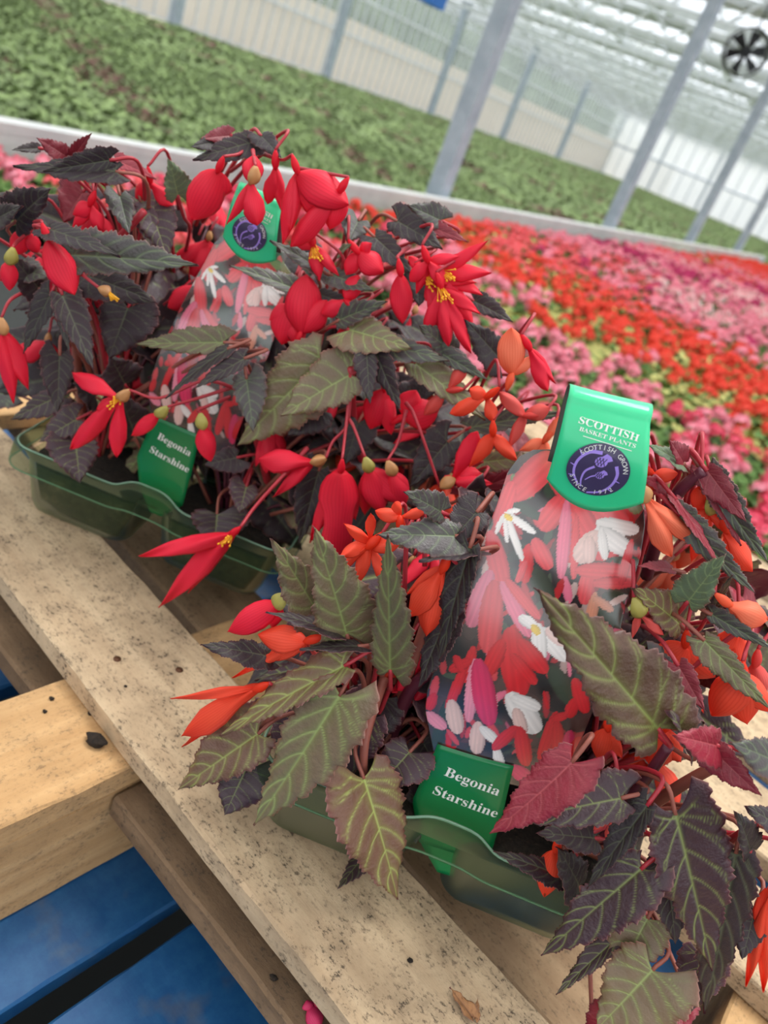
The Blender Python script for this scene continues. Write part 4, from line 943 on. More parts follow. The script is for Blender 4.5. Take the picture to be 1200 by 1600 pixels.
# ---- filler foliage and flowers inside the clumps (shared meshes)
VL = {k: [leaf_mesh('leaf', r, LM[k], 300+i, .3, .25+.1*i, .06, nv=36, nu=15, teeth=11) for i, r in enumerate((.5, .62, .75))] for k in 'dygpc'}
VP = {k: [petal_mesh('petal', r, PM[k], pf, .5, .1, 16, 9, i) for i, (r, pf) in enumerate(((.42, 'e'), (.6, 's'), (.34, 'l'), (.5, 's')))] for k in 'ROSC'}
CONT = [(-200, 230), (0, 262), (100, 235), (180, 262), (290, 275), (380, 232), (460, 262), (540, 310), (560, 350), (700, 372), (770, 440), (800, 500), (840, 560), (900, 660), (1000, 720), (1110, 745), (1160, 800), (1200, 930), (1500, 1100)]
CONT2 = [(-200, 1150), (380, 1040), (430, 880), (600, 820), (700, 790), (780, 740), (860, 650), (1000, 700), (1500, 700)]
def ok_pos(p, ymin):
    u, v = proj(p)
    if p[1] < ymin or v < np.interp(u, [c[0] for c in CONT], [c[1] for c in CONT])+22: return False
    if ymin < .5 and v < np.interp(u, [c[0] for c in CONT2], [c[1] for c in CONT2])+15: return False
    for (O, x0, x1) in ((LO, .03, .20), (RO, -.25, -.12)):
        if x0 < p[0] < x1 and O[1]-.06 < p[1] < O[1]+.035 : return False
    return True
def fill_leaf(pl_, b, out, L, kind, roll):
    t = b+nrm(out)*L; M, Ln = frame(b, t, roll, .8)
    M = M; mobj('leaf', rnd.choice(VL[kind]), pl_, M)
    c = np.array(WORLD[pl_.name].translation); root = np.array([c[0]+.25*(b[0]-c[0]), c[1]+.25*(b[1]-c[1]), max(c[2], b[2]-.07)])
    V, Fc = tube_geo(spline([b, (b+root)/2+[0, 0, .012], root], 4), [.0012, .002], 5); mobj('leaf_stalk', mesh('leaf_stalk', V, Fc, STEM_B if rnd.random() < .4 else STEM_P), pl_)
def fill(pl_, n, kinds, nf, cols, ymin, hmax=.24, rad=.10, cx=None, lean=(0, 0), umin=-1e9):
    c = np.array(WORLD[pl_.name].translation); got = 0
    for _ in range(n*12):
        if got >= n: break
        a = rnd.uniform(0, 2*math.pi); h = rnd.uniform(.02, hmax); rr = rad*math.sqrt(rnd.uniform(.02, 1))
        b = c+np.array([rr*math.cos(a)+lean[0]*h, rr*math.sin(a)*.8+lean[1]*h, h])
        out = np.array([math.cos(a)*.8+rnd.uniform(-.4, .4), math.sin(a)*.8-.35, rnd.uniform(-.9, .15)]); L = rnd.uniform(.045, .078)
        if not ok_pos(b, ymin) or not ok_pos(b+nrm(out)*L, ymin) or proj(b)[0] < umin or (b+nrm(out)*L)[2] < TOP+.04: continue
        fill_leaf(pl_, b, out, L, rnd.choice(kinds), rnd.uniform(-.6, .6)); got += 1
    got = 0
    for _ in range(nf*12):
        if got >= nf: break
        a = rnd.uniform(0, 2*math.pi); h = rnd.uniform(.4*hmax, hmax); rr = rad*rnd.uniform(.3, 1)
        b = c+np.array([rr*math.cos(a)+lean[0]*h, rr*math.sin(a)*.8+lean[1]*h, h])
        if not ok_pos(b, ymin) or proj(b)[0] < umin: continue
        k = rnd.choice(cols); fb = MB(); V, Fc = capsule_geo(b, b+[0, 0, .010], .003, wing=.2); fb.add(V, Fc, 0)
        root = np.array([c[0]+.4*(b[0]-c[0]), c[1]+.4*(b[1]-c[1]), b[2]-.03]); fb.tube(spline([b+[0, 0, .01], b+[0, .01, .02], root], 5), .0012, 6, 1)
        fo = fb.build('flower', [OVARY, STEM_R], pl_, None, True)
        for q in range(rnd.choice((3, 4))):
            d = np.array([rnd.uniform(-.7, .7), rnd.uniform(-.7, .4), -1+rnd.uniform(0, .7)]); M, _L = frame(b, b+nrm(d)*rnd.uniform(.028, .045), rnd.uniform(-.3, .3), .3)
            mobj('petal', rnd.choice(VP[k]), fo, M)
        got += 1
fill(RL, 42, 'dddpy', 7, 'R', .628, .22, .11)
fill(RB, 60, 'dddcp', 12, 'R', .650, .24, .11)
fill(RR, 60, 'dddgy', 8, 'R', .622, .22, .10)
fill(RC, 84, 'dddy', 16, 'R', .650, .22, .11)
fill(ML, 44, 'dpc', 12, 'OCSR', .620, .18, .09)
fill(MR, 14, 'dpc', 6, 'OCS', .620, .16, .08)
fill(FL, 50, 'ddpp', 6, 'OR', .430, .16, .08)
fill(FB, 44, 'ddpg', 8, 'OC', .450, .20, .08)
fill(FR, 50, 'ddpp', 5, 'O', .420, .16, .08)
fill(FC, 44, 'ppgc', 12, 'OSC', .450, .22, .09, lean=(.25, 0))

# ================================================================== GREENHOUSE BACKGROUND
Dg = np.array([.417, .909, 0]); Dg /= np.linalg.norm(Dg); Ng = np.array([Dg[1], -Dg[0], 0])
def W(a, q, z=0.): return Dg*a+Ng*q+np.array([0, 0, z])
AXg = np.array([Dg, -Ng, [0, 0, 1]])
def struct(b, name, mats, smooth=False):
    o = b.build(name, mats, None, None, smooth); o['kind'] = 'structure'; return o
def noisy(name, c1, c2, sc, rough=.9, bump=0, detail=5):
    m = mat(name, c1, rough); k = NT(m); n = k.noise(sc, detail, k.mapped((1, 1, 1)), .65); k.color(k.ramp(n, [(.35, c1), (.68, c2)]))
    if bump: k.bump(n, bump, .02)
    return m
ALU = noisy('galvanised_steel', srgb(148, 160, 172), srgb(176, 186, 196), 6, .45); WALU = noisy('white_coated_steel', srgb(200, 206, 210), srgb(222, 226, 228), 8, .45); GREY = noisy('grey_path', srgb(120, 120, 120), srgb(146, 145, 143), 3)
CREAM = noisy('kerb_concrete', srgb(208, 194, 172), srgb(226, 214, 194), 4); WHITEP = mat('white_panel', srgb(232, 233, 230), .5)
b = MB(); b.box(W(20, 10, -.15), (140, 110, .3), ax=AXg); FLO = struct(b, 'floor', FLOORM)
b = MB(); b.box(W(20, -21.9, .01), (130, 2.4, .02), ax=AXg); struct(b, 'trim_1', GREY)
b = MB(); b.box(W(20, -23.4, .06), (130, .6, .12), ax=AXg); struct(b, 'trim_2', CREAM)
QW, AE, EH = -24.2, 66., 4.7
# white-washed glazing
def glass(name, c, tr):
    m = bpy.data.materials.new(name); m.use_nodes = True; t = m.node_tree; t.nodes.clear(); o = t.nodes.new('ShaderNodeOutputMaterial')
    a = t.nodes.new('ShaderNodeBsdfTransparent'); a.inputs[0].default_value = (.97, .985, .98, 1); d = t.nodes.new('ShaderNodeBsdfDiffuse'); d.inputs[0].default_value = c
    l_ = t.nodes.new('ShaderNodeBsdfTranslucent'); l_.inputs[0].default_value = c; ad = t.nodes.new('ShaderNodeMixShader'); ad.inputs[0].default_value = .7
    t.links.new(d.outputs[0], ad.inputs[1]); t.links.new(l_.outputs[0], ad.inputs[2]); m1 = t.nodes.new('ShaderNodeMixShader'); m1.inputs[0].default_value = 1-tr
    t.links.new(a.outputs[0], m1.inputs[1]); t.links.new(ad.outputs[0], m1.inputs[2]); t.links.new(m1.outputs[0], o.inputs[0]); return m
G_CLR = glass('greenhouse_glass', (.85, .9, .88, 1), .78); G_WSH = glass('whitewashed_glass', srgb(250, 244, 236), .15); G_ROOF = glass('roof_glass', (1, 1, 1, 1), .8); G_WH = glass('white_end_wall', srgb(252, 253, 252), .35)
b = MB(); b.box(W(20, QW, 1.25), (130, .02, 2.4), ax=AXg); struct(b, 'wall_left', G_WSH)
b = MB(); b.box(W(20, QW, 3.6), (130, .02, 2.25), ax=AXg); struct(b, 'window_1', G_CLR)
b = MB()
for i in range(150): b.box(W(-20+i*.6, QW+.05, EH/2), (.05, .07, EH), ax=AXg)
for z in (.12, 1.9, 3.3, EH): b.box(W(20, QW+.08, z), (130, .08, .09 if z < EH else .22), ax=AXg)
struct(b, 'trim_3', WALU)
b = MB(); b.box(W(AE, 5, 1.2), (.04, 60, 2.2), ax=AXg); b.box(W(AE, 5, 3.5), (.04, 60, 2.2), ax=AXg); struct(b, 'wall_back', G_WH)
b = MB()
for i in range(64): b.box(W(AE-.06, QW+i*1.0, 2.3), (.06, .05 if i % 4 else .16, 4.6), ax=AXg)
for z in (.1, 2.3, EH): b.box(W(AE-.09, 5, z), (.08, 60, .12), ax=AXg)
struct(b, 'trim_4', ALU)
# trees outside the glass
HM = noisy('hedge_green', srgb(64, 80, 60), srgb(116, 128, 104), .9)
V = []; Fs = []
n1, n2 = 90, 7
for i in range(n1):
    for j in range(n2): V.append(W(-25+i*1.35, QW-6+rnd.uniform(-.8, .8)-j*.6, j*1.15*(1+.12*math.sin(i*.5))+rnd.uniform(-.3, .3)-.2))
Fs = [(i*n2+j, (i+1)*n2+j, (i+1)*n2+j+1, i*n2+j+1) for i in range(n1-1) for j in range(n2-1)]
hd = mobj('hedge', mesh('hedge', V, Fs, HM)); tag(hd, 'dark hedge seen dimly through the upper glass of the left wall', 'hedge', kind='stuff')
b = MB(); b.box(W(20, -80, -.2), (260, 70, .1), ax=AXg); struct(b, 'trim_5', mat('field_grass', srgb(96, 112, 80), .9))
# steel columns
def column(a, q, w_, label, group=None):
    o = empty('steel_column', W(a, q)); tag(o, label, 'column', group)
    b = MB(); b.box(W(a, q, EH/2), (w_, w_, EH), ax=AXg); b.build('post', ALU, o)
    b = MB(); b.box(W(a, q, .01), (w_*2, w_*2, .02), ax=AXg); b.build('base_plate', ALU, o)
    b = MB(); b.box(W(a, q, EH+.02), (w_*1.8, w_*1.8, .05), ax=AXg); b.build('cap_plate', ALU, o)
QC = -3.42
labs = ['nearest galvanised column, left of the frame behind the rail', 'thickest galvanised steel column in view, rising behind the rail in the middle of the photo', 'second galvanised column behind the rail, leaning in the photo toward the fan', 'third galvanised column behind the rail, right of the fan column', 'fourth galvanised column behind the rail, at the right edge', 'far galvanised column behind the rail, beyond the right edge one']
for i, a in enumerate((1.5, 6.05, 10.4, 14.6, 18.8, 23.0)):
    if i in (1, 2, 3, 4): column(a, QC, .14, labs[i])
fl = ['thin grey column by the path at the top left, farthest left of its row', 'thin grey column by the path, second from the left of its row', 'thin grey column by the path, third from the left of its row', 'thin grey column by the path, fourth from the left of its row', 'thin grey column by the path, nearest to the white end wall']
for i, a in enumerate((18.9, 26.3, 34.0, 41.5, 49.3)): column(a, -21.0, .26, fl[i])
# roof: trusses, purlins, gutters, glazing
b = MB()
for i in range(20):
    a = -4.0+i*4.2+.2
    b.bar(W(a, QW, 4.15), W(a, 30, 4.15), .09); b.bar(W(a, QW, EH), W(a, 30, EH), .09)
    for j in range(46):
        q = QW+j*1.18; b.bar(W(a, q, 4.15), W(a, q+.59, EH), .045); b.bar(W(a, q+.59, EH), W(a, q+1.18, 4.15), .045)
struct(b, 'ceiling', WALU)
b = MB()
SP = 4.0
for j in range(14):
    q0 = QW+j*SP
    b.box(W(30, q0, EH+.12), (90, .22, .16), ax=AXg); b.box(W(30, q0+SP/2, EH+1.05), (90, .08, .08), ax=AXg)
    for i in range(84):
        a = -8+i*1.1
        b.bar(W(a, q0, EH+.15), W(a, q0+SP/2, EH+1.05), .04, .05); b.bar(W(a, q0+SP/2, EH+1.05), W(a, q0+SP, EH+.15), .04, .05)
struct(b, 'trim_6', WALU)
b = MB()
for j in range(14):
    q0 = QW+j*SP
    for qa, za, qb, zb in ((q0, EH+.17, q0+SP/2, EH+1.08), (q0+SP/2, EH+1.08, q0+SP, EH+.17)):
        b.add([W(-14, qa, za), W(AE, qa, za), W(AE, qb, zb), W(-14, qb, zb)], [(0, 1, 2, 3)])
struct(b, 'window_2', G_ROOF)
SCR = noisy('shade_screen_cloth', srgb(200, 205, 206), srgb(226, 228, 228), 2)
b = MB()
for i in range(20):
    a = -4.0+i*4.2+.35
    for k in range(3): b.box(W(a+.1*k, 3, EH-.12-.04*k), (.10, 54, .10), ax=AXg)
struct(b, 'trim_7', SCR)
# diagonal braces and cables
b = MB()
for i in range(14):
    a = 2+i*4.2
    for q in (-18, -14, -10, -6, -2, 2, 6): b.bar(W(a, q, 4.15), W(a+4.2, q+1.3, EH), .035); b.bar(W(a, q+2, EH), W(a+4.2, q+2, 4.2), .03)
struct(b, 'trim_8', WALU)
# circulation fan
fc = CAM+12.0*ray(1165, 82); FAN = empty('circulation_fan', fc); tag(FAN, 'round black circulation fan hanging under the roof trusses at the top right', 'fan')
BLK = mat('fan_black', srgb(38, 40, 44), .5); fd = nrm((CAM-fc)*np.array([1, 1, .2])+np.array([.6, 0, 0])*5); fx = nrm(np.cross([0, 0, 1], fd)); fy = np.cross(fd, fx); RF = .31
circ = lambda r, o=0.: [fc+fd*o+r*(math.cos(t)*fx+math.sin(t)*fy) for t in np.linspace(0, 2*math.pi, 33)]
b = MB(); V = []; k = 33
for o_, r_ in ((-.09, RF), (.09, RF), (.09, RF+.02), (-.09, RF+.02)): V += circ(r_, o_)
b.add(V, [(r*k+i, r*k+i+1, ((r+1) % 4)*k+i+1, ((r+1) % 4)*k+i) for r in range(4) for i in range(k-1)]); b.build('housing', BLK, FAN)
for i in range(6):
    t = i*math.pi/3+.3; b = MB(); d1 = math.cos(t)*fx+math.sin(t)*fy; d2 = -math.sin(t)*fx+math.cos(t)*fy
    P = [fc+d1*.06-d2*.03+fd*.02, fc+d1*.06+d2*.03-fd*.02, fc+d1*.28+d2*.11-fd*.03, fc+d1*.28-d2*.05+fd*.03]; b.add(P+[p-fd*.006 for p in P], [(0, 1, 2, 3), (7, 6, 5, 4), (0, 4, 5, 1), (1, 5, 6, 2), (2, 6, 7, 3), (3, 7, 4, 0)]); b.build('blade', BLK, FAN)
b = MB(); b.tube([fc-fd*.06, fc+fd*.05], .07, 16); b.build('hub', BLK, FAN)
b = MB()
for r_ in (.12, .2, .27): b.tube(circ(r_, .095), .004, 5)
for i in range(4): t = i*math.pi/4; b.tube([fc+fd*.095+RF*(math.cos(t)*fx+math.sin(t)*fy), fc+fd*.095-RF*(math.cos(t)*fx+math.sin(t)*fy)], .006, 5)
b.build('guard', BLK, FAN)
b = MB(); b.bar(fc+fy*RF, np.array([fc[0], fc[1], 4.2]), .03); b.build('hanger', BLK, FAN)
# blue and red item hanging far up
hp_ = CAM+9.*ray(676, -4); HB = empty('hanging_box', hp_); tag(HB, 'small blurred blue and red box hanging at the very top of the photo', 'box')
b = MB(); b.box(hp_, (.3, .2, .16), ax=AXg); b.build('blue_shell', mat('box_blue', srgb(40, 110, 190), .5), HB); b = MB(); b.box(hp_-Dg*.04-Ng*.12+[0, 0, .02], (.32, .12, .14), ax=AXg); b.build('red_end', mat('box_red', srgb(170, 40, 50), .5), HB)
b = MB(); b.bar(hp_, hp_+[0, 0, 4.15-hp_[2]], .02); b.build('hanger', ALU, HB)
# bench with rail
RQ = -3.2; BZ = .50
RAILM = noisy('pale_rail', srgb(186, 188, 188), srgb(208, 208, 205), 4, .5)
bt = empty('flower_bench', W(8, -.8)); tag(bt, 'long low growing bench full of flowers, edged by a grey metal rail', 'bench')
b = MB(); b.box(W(9, 1.4, BZ-.03), (24, 9.2, .05), ax=AXg); b.build('bench_top', DARKMAT, bt)
b = MB(); b.box(W(9, RQ, .745), (24, .09, .045), ax=AXg); b.box(W(9, RQ+.03, .68), (24, .03, .09), ax=AXg); b.box(W(9, RQ-.11, .70), (24, .06, .04), ax=AXg); b.build('edge_rail', RAILM, bt)
for i in range(7): b = MB(); b.box(W(-2.5+i*3.7, RQ+.1, .3), (.06, .06, .6), ax=AXg); b.build('leg', ALU, bt)
for i in range(7): b = MB(); b.box(W(-2.5+i*3.7, 5.8, .3), (.06, .06, .6), ax=AXg); b.build('leg', ALU, bt)
# ---- geraniums
def blob_leaves(n, R, H, size, mats, seed, flat_=.6):
    r = np.random.RandomState(seed); V = []; Fs = []; mi = []
    for i in range(n):
        a = r.rand()*6.283; rr = R*math.sqrt(r.rand()); h = H*(1-(rr/R)**2*.6)*(.45+.55*r.rand()); c = np.array([rr*math.cos(a), rr*math.sin(a), h])
        nn = nrm([math.cos(a)*.6*rr/R+r.randn()*.3, math.sin(a)*.6*rr/R+r.randn()*.3, 1]); x = nrm(np.cross(nn, [r.randn(), 1, .2])); y = np.cross(nn, x); s = size*(.7+.6*r.rand()); o = len(V)
        for k in range(7): t = k/7*6.283; V.append(c+s*(math.cos(t)*x+math.sin(t)*y)*(1 if k % 2 else .82)+nn*(.12*s*(k % 2)))
        V.append(c-nn*.2*s); Fs += [(o+k, o+(k+1) % 7, o+7) for k in range(7)]; mi += [int(r.rand()*len(mats))]*7
    return V, Fs, mi
LFG = noisy('geranium_leaf', srgb(84, 118, 58), srgb(116, 148, 78), 30); LFL = noisy('geranium_leaf_lime', srgb(168, 168, 92), srgb(206, 200, 130), 30); LFD = noisy('geranium_leaf_dark', srgb(60, 84, 46), srgb(90, 112, 62), 30)
POT = mat('plant_pot_black', srgb(34, 34, 36), .6)
FCOL = dict(orange=[srgb(240, 62, 36), srgb(232, 70, 50)], coral=[srgb(238, 86, 92), srgb(240, 110, 116)], pink=[srgb(240, 132, 152), srgb(248, 160, 176)], magenta=[srgb(190, 20, 92), srgb(206, 44, 112)], white=[srgb(246, 226, 222), srgb(246, 170, 176)], hotpink=[srgb(228, 60, 96), srgb(236, 96, 120)])
def fhead(name, cols, seed):
    r = np.random.RandomState(seed); ms = [mat('blossom_'+name, c, .6) for c in cols]; V = []; Fs = []; mi = []
    for i in range(34):
        d = nrm(r.randn(3)+[0, 0, .5]); c = d*.026*(.8+.3*r.rand()); x = nrm(np.cross(d, [.3, 1, .1])); y = np.cross(d, x); o = len(V); s = .011
        for k in range(10): t = k/10*6.283; V.append(c+s*(1 if k % 2 else .55)*(math.cos(t)*x+math.sin(t)*y)+d*.002*(k % 2))
        V.append(c-d*.002); Fs += [(o+k, o+(k+1) % 10, o+10) for k in range(10)]; mi += [i % len(ms)]*10
    b = MB(); b.tube([np.array([0, 0, -.08]), np.array([0, 0, 0.])], .0018, 5)
    o = len(V); V += [tuple(v) for v in b.V]; Fs += [tuple(i+o for i in f) for f in b.F]; mi += [len(ms)]*len(b.F)
    return mesh('flower_head', V, Fs, ms+[LFG], False, mi=mi)
HEADS = {k: [fhead(k, v, 1), fhead(k, v, 2)] for k, v in FCOL.items()}
def potg():
    b = MB(); b.tube([np.array([0, 0, 0.]), np.array([0, 0, .005]), np.array([0, 0, .085]), np.array([0, 0, .09])], [.035, .037, .048, .05], 14); return mesh('pot', b.V, b.F, POT, False)
POTM = potg()
FOL = {}
for k, ms in dict(green=[LFG, LFG, LFD], lime=[LFL, LFL, LFG], mixed=[LFG, LFL]).items():
    FOL[k] = [mesh('foliage', *(lambda t: (t[0], t[1]))(blob_leaves(95, .12, .10, .027, ms, s)), ms, False, mi=blob_leaves(95, .12, .10, .027, ms, s)[2]) for s in (1, 2, 3)]
seeds = []
for u, v, kd, fo in [(560, 300, 'orange', 'mixed'), (650, 335, 'orange', 'mixed'), (750, 345, 'coral', 'mixed'), (620, 330, 'orange', 'green'), (860, 380, 'coral', 'green'), (760, 390, 'orange', 'lime'), (830, 430, 'orange', 'mixed'), (900, 440, 'coral', 'mixed'), (940, 400, 'pink', 'green'), (990, 400, 'magenta', 'green'), (1050, 415, 'pink', 'green'), (1080, 430, 'magenta', 'green'), (1150, 440, 'magenta', 'green'), (1190, 460, 'magenta', 'green'), (1110, 424, 'coral', 'lime'), (1150, 428, 'lime0', 'lime'), (1190, 432, 'coral', 'lime'), (1165, 420, 'orange', 'lime'), (1195, 445, 'pink', 'green'), (1135, 446, 'pink', 'green'), (1120, 432, 'pink', 'green'), (1010, 450, 'pink', 'green'), (1080, 470, 'white', 'green'), (1190, 480, 'white', 'green'), (1130, 480, 'pink', 'green'), (1040, 470, 'magenta', 'green'), (1100, 510, 'pink', 'green'), (1180, 530, 'pink', 'green'), (1000, 480, 'coral', 'green'), (950, 480, 'orange', 'mixed'), (1010, 520, 'orange', 'mixed'), (1080, 555, 'orange', 'lime'), (1150, 580, 'orange', 'mixed'), (1190, 600, 'orange', 'lime'), (880, 480, 'orange', 'lime'), (930, 520, 'orange', 'lime'), (800, 450, 'pink', 'green'), (840, 500, 'lime0', 'lime'), (1000, 560, 'lime0', 'lime'), (1080, 600, 'lime0', 'lime'), (1150, 640, 'orange', 'lime'), (1190, 680, 'lime0', 'lime'), (830, 520, 'pink', 'green'), (900, 550, 'pink', 'green'), (880, 600, 'pink', 'green'), (960, 580, 'pink', 'green'), (1000, 630, 'pink', 'green'), (1060, 660, 'hotpink', 'green'), (950, 620, 'pink', 'green'), (1040, 690, 'pink', 'green'), (1120, 720, 'hotpink', 'green'), (1190, 760, 'pink', 'green'), (1170, 700, 'coral', 'green'), (1180, 850, 'hotpink', 'green'), (300, 280, 'hotpink', 'green'), (220, 260, 'pink', 'green'), (260, 300, 'coral', 'green'), (60, 400, 'pink', 'green'), (220, 440, 'pink', 'green')]:
    p = onz(u, v, .66); seeds.append((p[0], p[1], kd, fo))
GLAB = dict(orange='potted geranium with orange-red flower heads in the blurred bench of flowers', coral='potted geranium with coral-red flower heads in the blurred bench of flowers', pink='potted geranium with light pink flower heads in the blurred bench of flowers', magenta='potted geranium with deep magenta flower heads in the blurred bench of flowers', white='potted geranium with whitish-pink flower heads in the blurred bench of flowers', hotpink='potted geranium with strong pink flower heads in the blurred bench of flowers', lime0='potted yellow-green leafy plant with hardly any flowers in the blurred bench of flowers')
spots = []
sp = .185
for i in range(int(22/sp)):
    for j in range(int(8.6/sp)):
        p = W(-2+i*sp+(j % 2)*sp/2+rnd.uniform(-.02, .02), RQ+.22+j*sp+rnd.uniform(-.02, .02), BZ)
        if p[1] < .3 or np.dot(p[:2], [.518, .855])/1.0 < 1.52 and p[0] < .85: continue
        if p[1] < .5: continue
        z = depth(p)
        if z < .5: continue
        u, v = proj(p+[0, 0, .1])
        if -60 < u < 1290 and v < 1500: 
            hid = (u < 560 and v > 450) or (u < 860 and v > np.interp(u, [540, 760, 860], [520, 620, 760]))
            spots.append((z+(100 if hid else 0), p, u, v, hid))
spots.sort(key=lambda s: s[0])
vis = [s for s in spots if not s[4]]; print('geraniums', len(spots), 'visible', len(vis))
heads_of = {}
stuff = {}
for n_, (zz, p, u, v, hid) in enumerate(vis):
    pj = p[:2]+nr.randn(2)*.24*(.4+.15*depth(p)); s = min(seeds, key=lambda s: (s[0]-pj[0])**2+(s[1]-pj[1])**2); kd, fo = s[2], s[3]
    scl = rnd.uniform(.9, 1.15)
    hs = []
    nh = 2 if kd == 'lime0' and rnd.random() < .3 else 0 if kd == 'lime0' else rnd.choice((3, 4, 5))
    for k in range(nh):
        t = rnd.uniform(0, 6.28); r_ = .095*math.sqrt(rnd.random()); hs.append((r_*math.cos(t), r_*math.sin(t), .13+.06*rnd.random(), rnd.uniform(.85, 1.5)))
    if n_ < 300:
        o = mobj('potted_geranium', POTM, None, Matrix.Translation(Vector(p)) @ Matrix.Rotation(rnd.uniform(0, 6), 4, 'Z')); tag(o, GLAB[kd], 'plant', kd.replace('lime0', 'yellow-green plants').replace('hotpink', 'strong pink')+(' geraniums' if kd != 'lime0' else '')+' on the flower bench')
        M = Matrix.Translation(Vector(p)+Vector((0, 0, .05))); mobj('foliage', rnd.choice(FOL[fo]), o, M @ Matrix.Rotation(rnd.uniform(0, 6), 4, 'Z') @ Matrix.Scale(scl, 4))
        for (hx, hy, hz, hsz) in hs: mobj('flower_head', rnd.choice(HEADS[kd if kd != 'lime0' else 'orange']), o, M @ Matrix.Translation((hx, hy, hz-.05)) @ Matrix.Scale(hsz, 4))
    else: stuff.setdefault((kd, fo), []).append((p, scl, hs))
def bake(me):
    V = np.array([v.co[:] for v in me.vertices]); Fs = [tuple(q.vertices) for q in me.polygons]; return V, Fs, [q.material_index for q in me.polygons], list(me.materials)
V = []; Fs = []; MI = []; MS = []
cache = {}
for (kd, fo), L in stuff.items():
    for p, scl, hs in L:
        for me, off, s_ in [(FOL[fo][0], (0, 0, .05), scl)]+[(HEADS[kd if kd != 'lime0' else 'orange'][0], (h[0], h[1], h[2]), h[3]) for h in hs]:
            if me.name not in cache: cache[me.name] = bake(me)
            v_, f_, m_, mm = cache[me.name]; o = len(V); V += list(v_*s_+p+np.array(off)); Fs += [tuple(i+o for i in f) for f in f_]
            idx = []
            for q in mm:
                if q not in MS: MS.append(q)
                idx.append(MS.index(q))
            MI += [idx[i] for i in m_]
if V: o = mobj('geranium_mass', mesh('geranium_mass', V, Fs, MS, False, mi=MI)); tag(o, 'far mass of mixed red, pink and magenta geraniums at the end of the bench', 'flowers', kind='stuff')
# ---- green bed beyond the rail
BED = [noisy('bedding_leaf', srgb(106, 124, 80), srgb(130, 146, 102), 25), noisy('bedding_leaf_light', srgb(122, 144, 88), srgb(148, 166, 112), 25), noisy('bedding_leaf_maroon', srgb(112, 80, 74), srgb(130, 98, 86), 25)]
SOILB = noisy('dark_bed', srgb(86, 92, 68), srgb(106, 108, 82), 3)
b = MB(); b.box(W(28, -12, .10), (76, 17, .20), ax=AXg); struct(b, 'trim_9', SOILB)
YM = []
for s in range(4):
    v_, f_, m_ = blob_leaves(44, .14, .10, .030, BED[:2], 40+s); YM.append(mesh('bedding_plant', v_, f_, BED[:2], False, mi=m_))
v_, f_, m_ = blob_leaves(36, .13, .09, .028, BED, 50); YD = mesh('bedding_plant', v_, f_, [BED[2], BED[0], BED[2]], False, mi=m_)
cand = []
for i in range(int(70/.24)):
    for j in range(int(16.6/.24)):
        a, q = -2+i*.24+rnd.uniform(-.03, .03), -4.0-j*.24+rnd.uniform(-.03, .03); p = W(a, q, .2); z = depth(p)
        if z < 1 or a > 62: continue
        if z > 14 and (i % 2 or j % 2): continue
        u, v = proj(p)
        if -80 < u < 1280 and -60 < v < 480 : cand.append((z, p))
cand.sort(key=lambda c: c[0]); print('bedding', len(cand))
patch = lambda p: math.sin(p[0]*1.3+1)*math.sin(p[1]*.9)+.6*math.sin(p[0]*3.1+p[1]*2.3)
for z, p in cand[:300]:
    o = mobj('bedding_plant', YD if patch(p) > .55 and rnd.random() < .7 else rnd.choice(YM), None, Matrix.Translation(Vector(p)) @ Matrix.Rotation(rnd.uniform(0, 6), 4, 'Z') @ Matrix.Scale(rnd.uniform(.9, 1.25), 4))
    tag(o, 'small young green plant in the near part of the green bed beyond the rail', 'plant', 'young plants in the green bed')
src = [bake(m) for m in YM+[YD]]; VA = []; FA = []; MA = []; off = 0
for z, p in cand[300:]:
    k = 4 if patch(p) > .55 and rnd.random() < .6 else rnd.randint(0, 3); v_, f_, m_, _m = src[k]; s = rnd.uniform(.9, 1.3)*(1 if z < 14 else 1.9)
    VA.append(v_*[s, s, s*(1 if z < 14 else .6)]+p); FA.append(np.array(f_)+off); off += len(v_); MA.append(np.array(m_) if k < 4 else np.array([(2, 0, 2)[i] for i in m_]))
o = mobj('bedding_plant_mass', mesh('bedding_plant_mass', np.concatenate(VA), np.concatenate(FA), BED, False, mi=np.concatenate(MA))); tag(o, 'wide green bed of young leafy plants stretching away beyond the rail', 'plants', kind='stuff')

# ================================================================== DEBRIS ON THE PALLET
def clump(p, r, m, name, label, cat, seed=0, fl=.5):
    b = MB(); rr = np.random.RandomState(seed); V = []; n1, n2 = 7, 9
    for i in range(n1):
        for j in range(n2):
            th = math.pi*i/(n1-1); ph = 2*math.pi*j/n2; k = r*(1+rr.randn()*.16); V.append(np.array(p)+[k*math.sin(th)*math.cos(ph), k*math.sin(th)*math.sin(ph)*.8, max(-.9*r*fl, k*fl*math.cos(th))])
    b.add(V, [(i*n2+j, (i+1)*n2+j, (i+1)*n2+(j+1) % n2, i*n2+(j+1) % n2) for i in range(n1-1) for j in range(n2)])
    o = b.build(name, m, None, None, True); tag(o, label, cat); return o
p = onz(150, 1163, TOP-.0215); clump(p+[0, 0, .004], .0085, SOIL, 'soil_clump', 'dark clump of compost lying on the yellowish beam at the left', 'soil', 3)
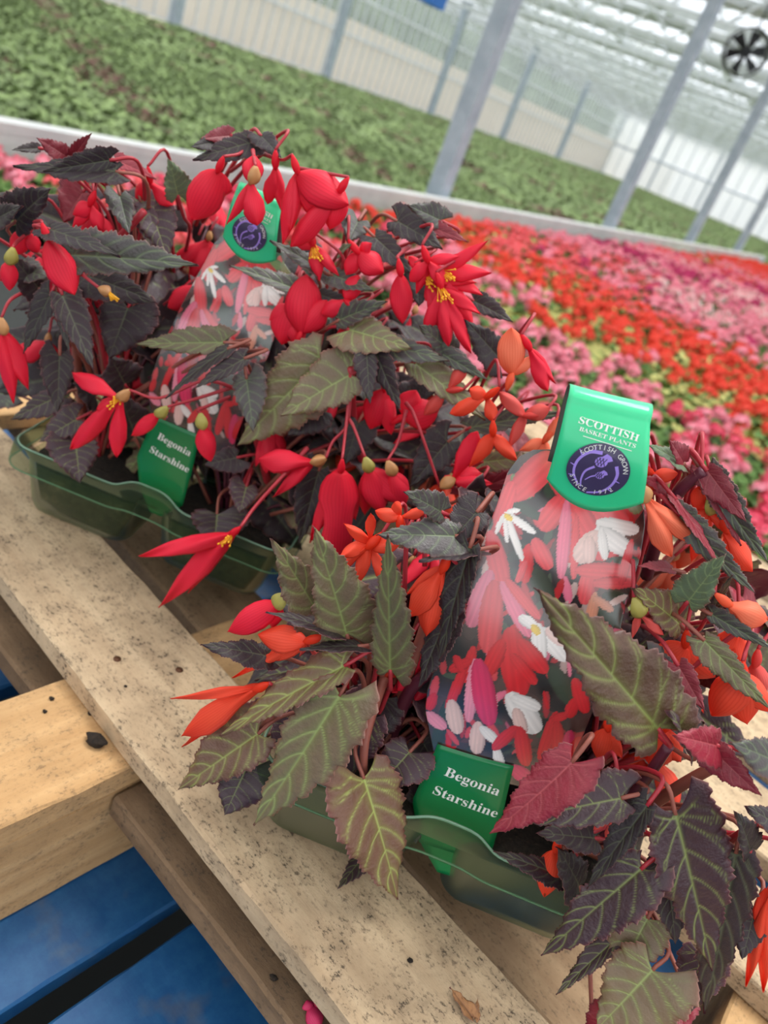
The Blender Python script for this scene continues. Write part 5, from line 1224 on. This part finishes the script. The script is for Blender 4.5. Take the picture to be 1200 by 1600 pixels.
for i, (u, v, z, r_) in enumerate([(80, 1093, TOP-.0215, .0022), (70, 1113, TOP-.0215, .0020), (140, 1116, TOP-.0215, .002), (427, 1530, TOP-.047, .003), (486, 1528, TOP-.047, .0022), (196, 1073, TOP, .0015), (640, 1502, TOP, .002), (780, 1200, TOP, .002)]):
    if i == 7: continue
    p = onz(u, v, z); clump(p+[0, 0, r_*.5], r_, SOIL, 'soil_crumb', ['upper of two tiny dark crumbs on the left beam', 'lower of two tiny dark crumbs on the left beam', 'tiny dark crumb on the left beam, just above the big clump', 'larger dark crumb on the lower board', 'smaller dark crumb on the lower board', 'tiny dark crumb on the main plank near its left edge', 'tiny dark crumb on the main plank left of the dried leaf'][i], 'crumb', i)
DRY = leaf_mat('dried_leaf_brown', srgb(140, 98, 62), srgb(120, 80, 50), srgb(96, 62, 40), srgb(90, 58, 36), .7, .4)
dl = empty('dried_leaf', onz(722, 1565, TOP)); tag(dl, 'small curled brown dried leaf lying on the main plank at the bottom', 'dried leaf')
for bu, bv, tu, tv, w_, s_ in ((738, 1590, 702, 1543, 24, 1), (742, 1592, 746, 1560, 12, 2)):
    b0_, t0_ = onz(bu, bv, TOP+.002), onz(tu, tv, TOP+.004); M, L = frame(b0_, t0_, .2, 1.5); mobj('blade', leaf_mesh('blade', w_*depth(b0_)/FPX/L, DRY, s_, .5, -.1, .15, 24, 11), dl, M)
PKM = petal_mat('petal_pink', srgb(222, 40, 96), srgb(236, 70, 120), srgb(190, 20, 70))
pe = empty('fallen_petal', onz(492, 1582, TOP-.047)); tag(pe, 'crumpled bright pink fallen flower on the lower board at the bottom edge', 'petal')
for bu, bv, tu, tv, w_ in ((484, 1572, 500, 1604, 30), (486, 1578, 480, 1562, 22), (494, 1574, 500, 1562, 16)):
    b0_, t0_ = onz(bu, bv, TOP-.041), onz(tu, tv, TOP-.040); M, L = frame(b0_, t0_, .1, 1.5); mobj('petal', petal_mesh('petal', w_*depth(b0_)/FPX/L, PKM, 'e', .6, .1), pe, M)
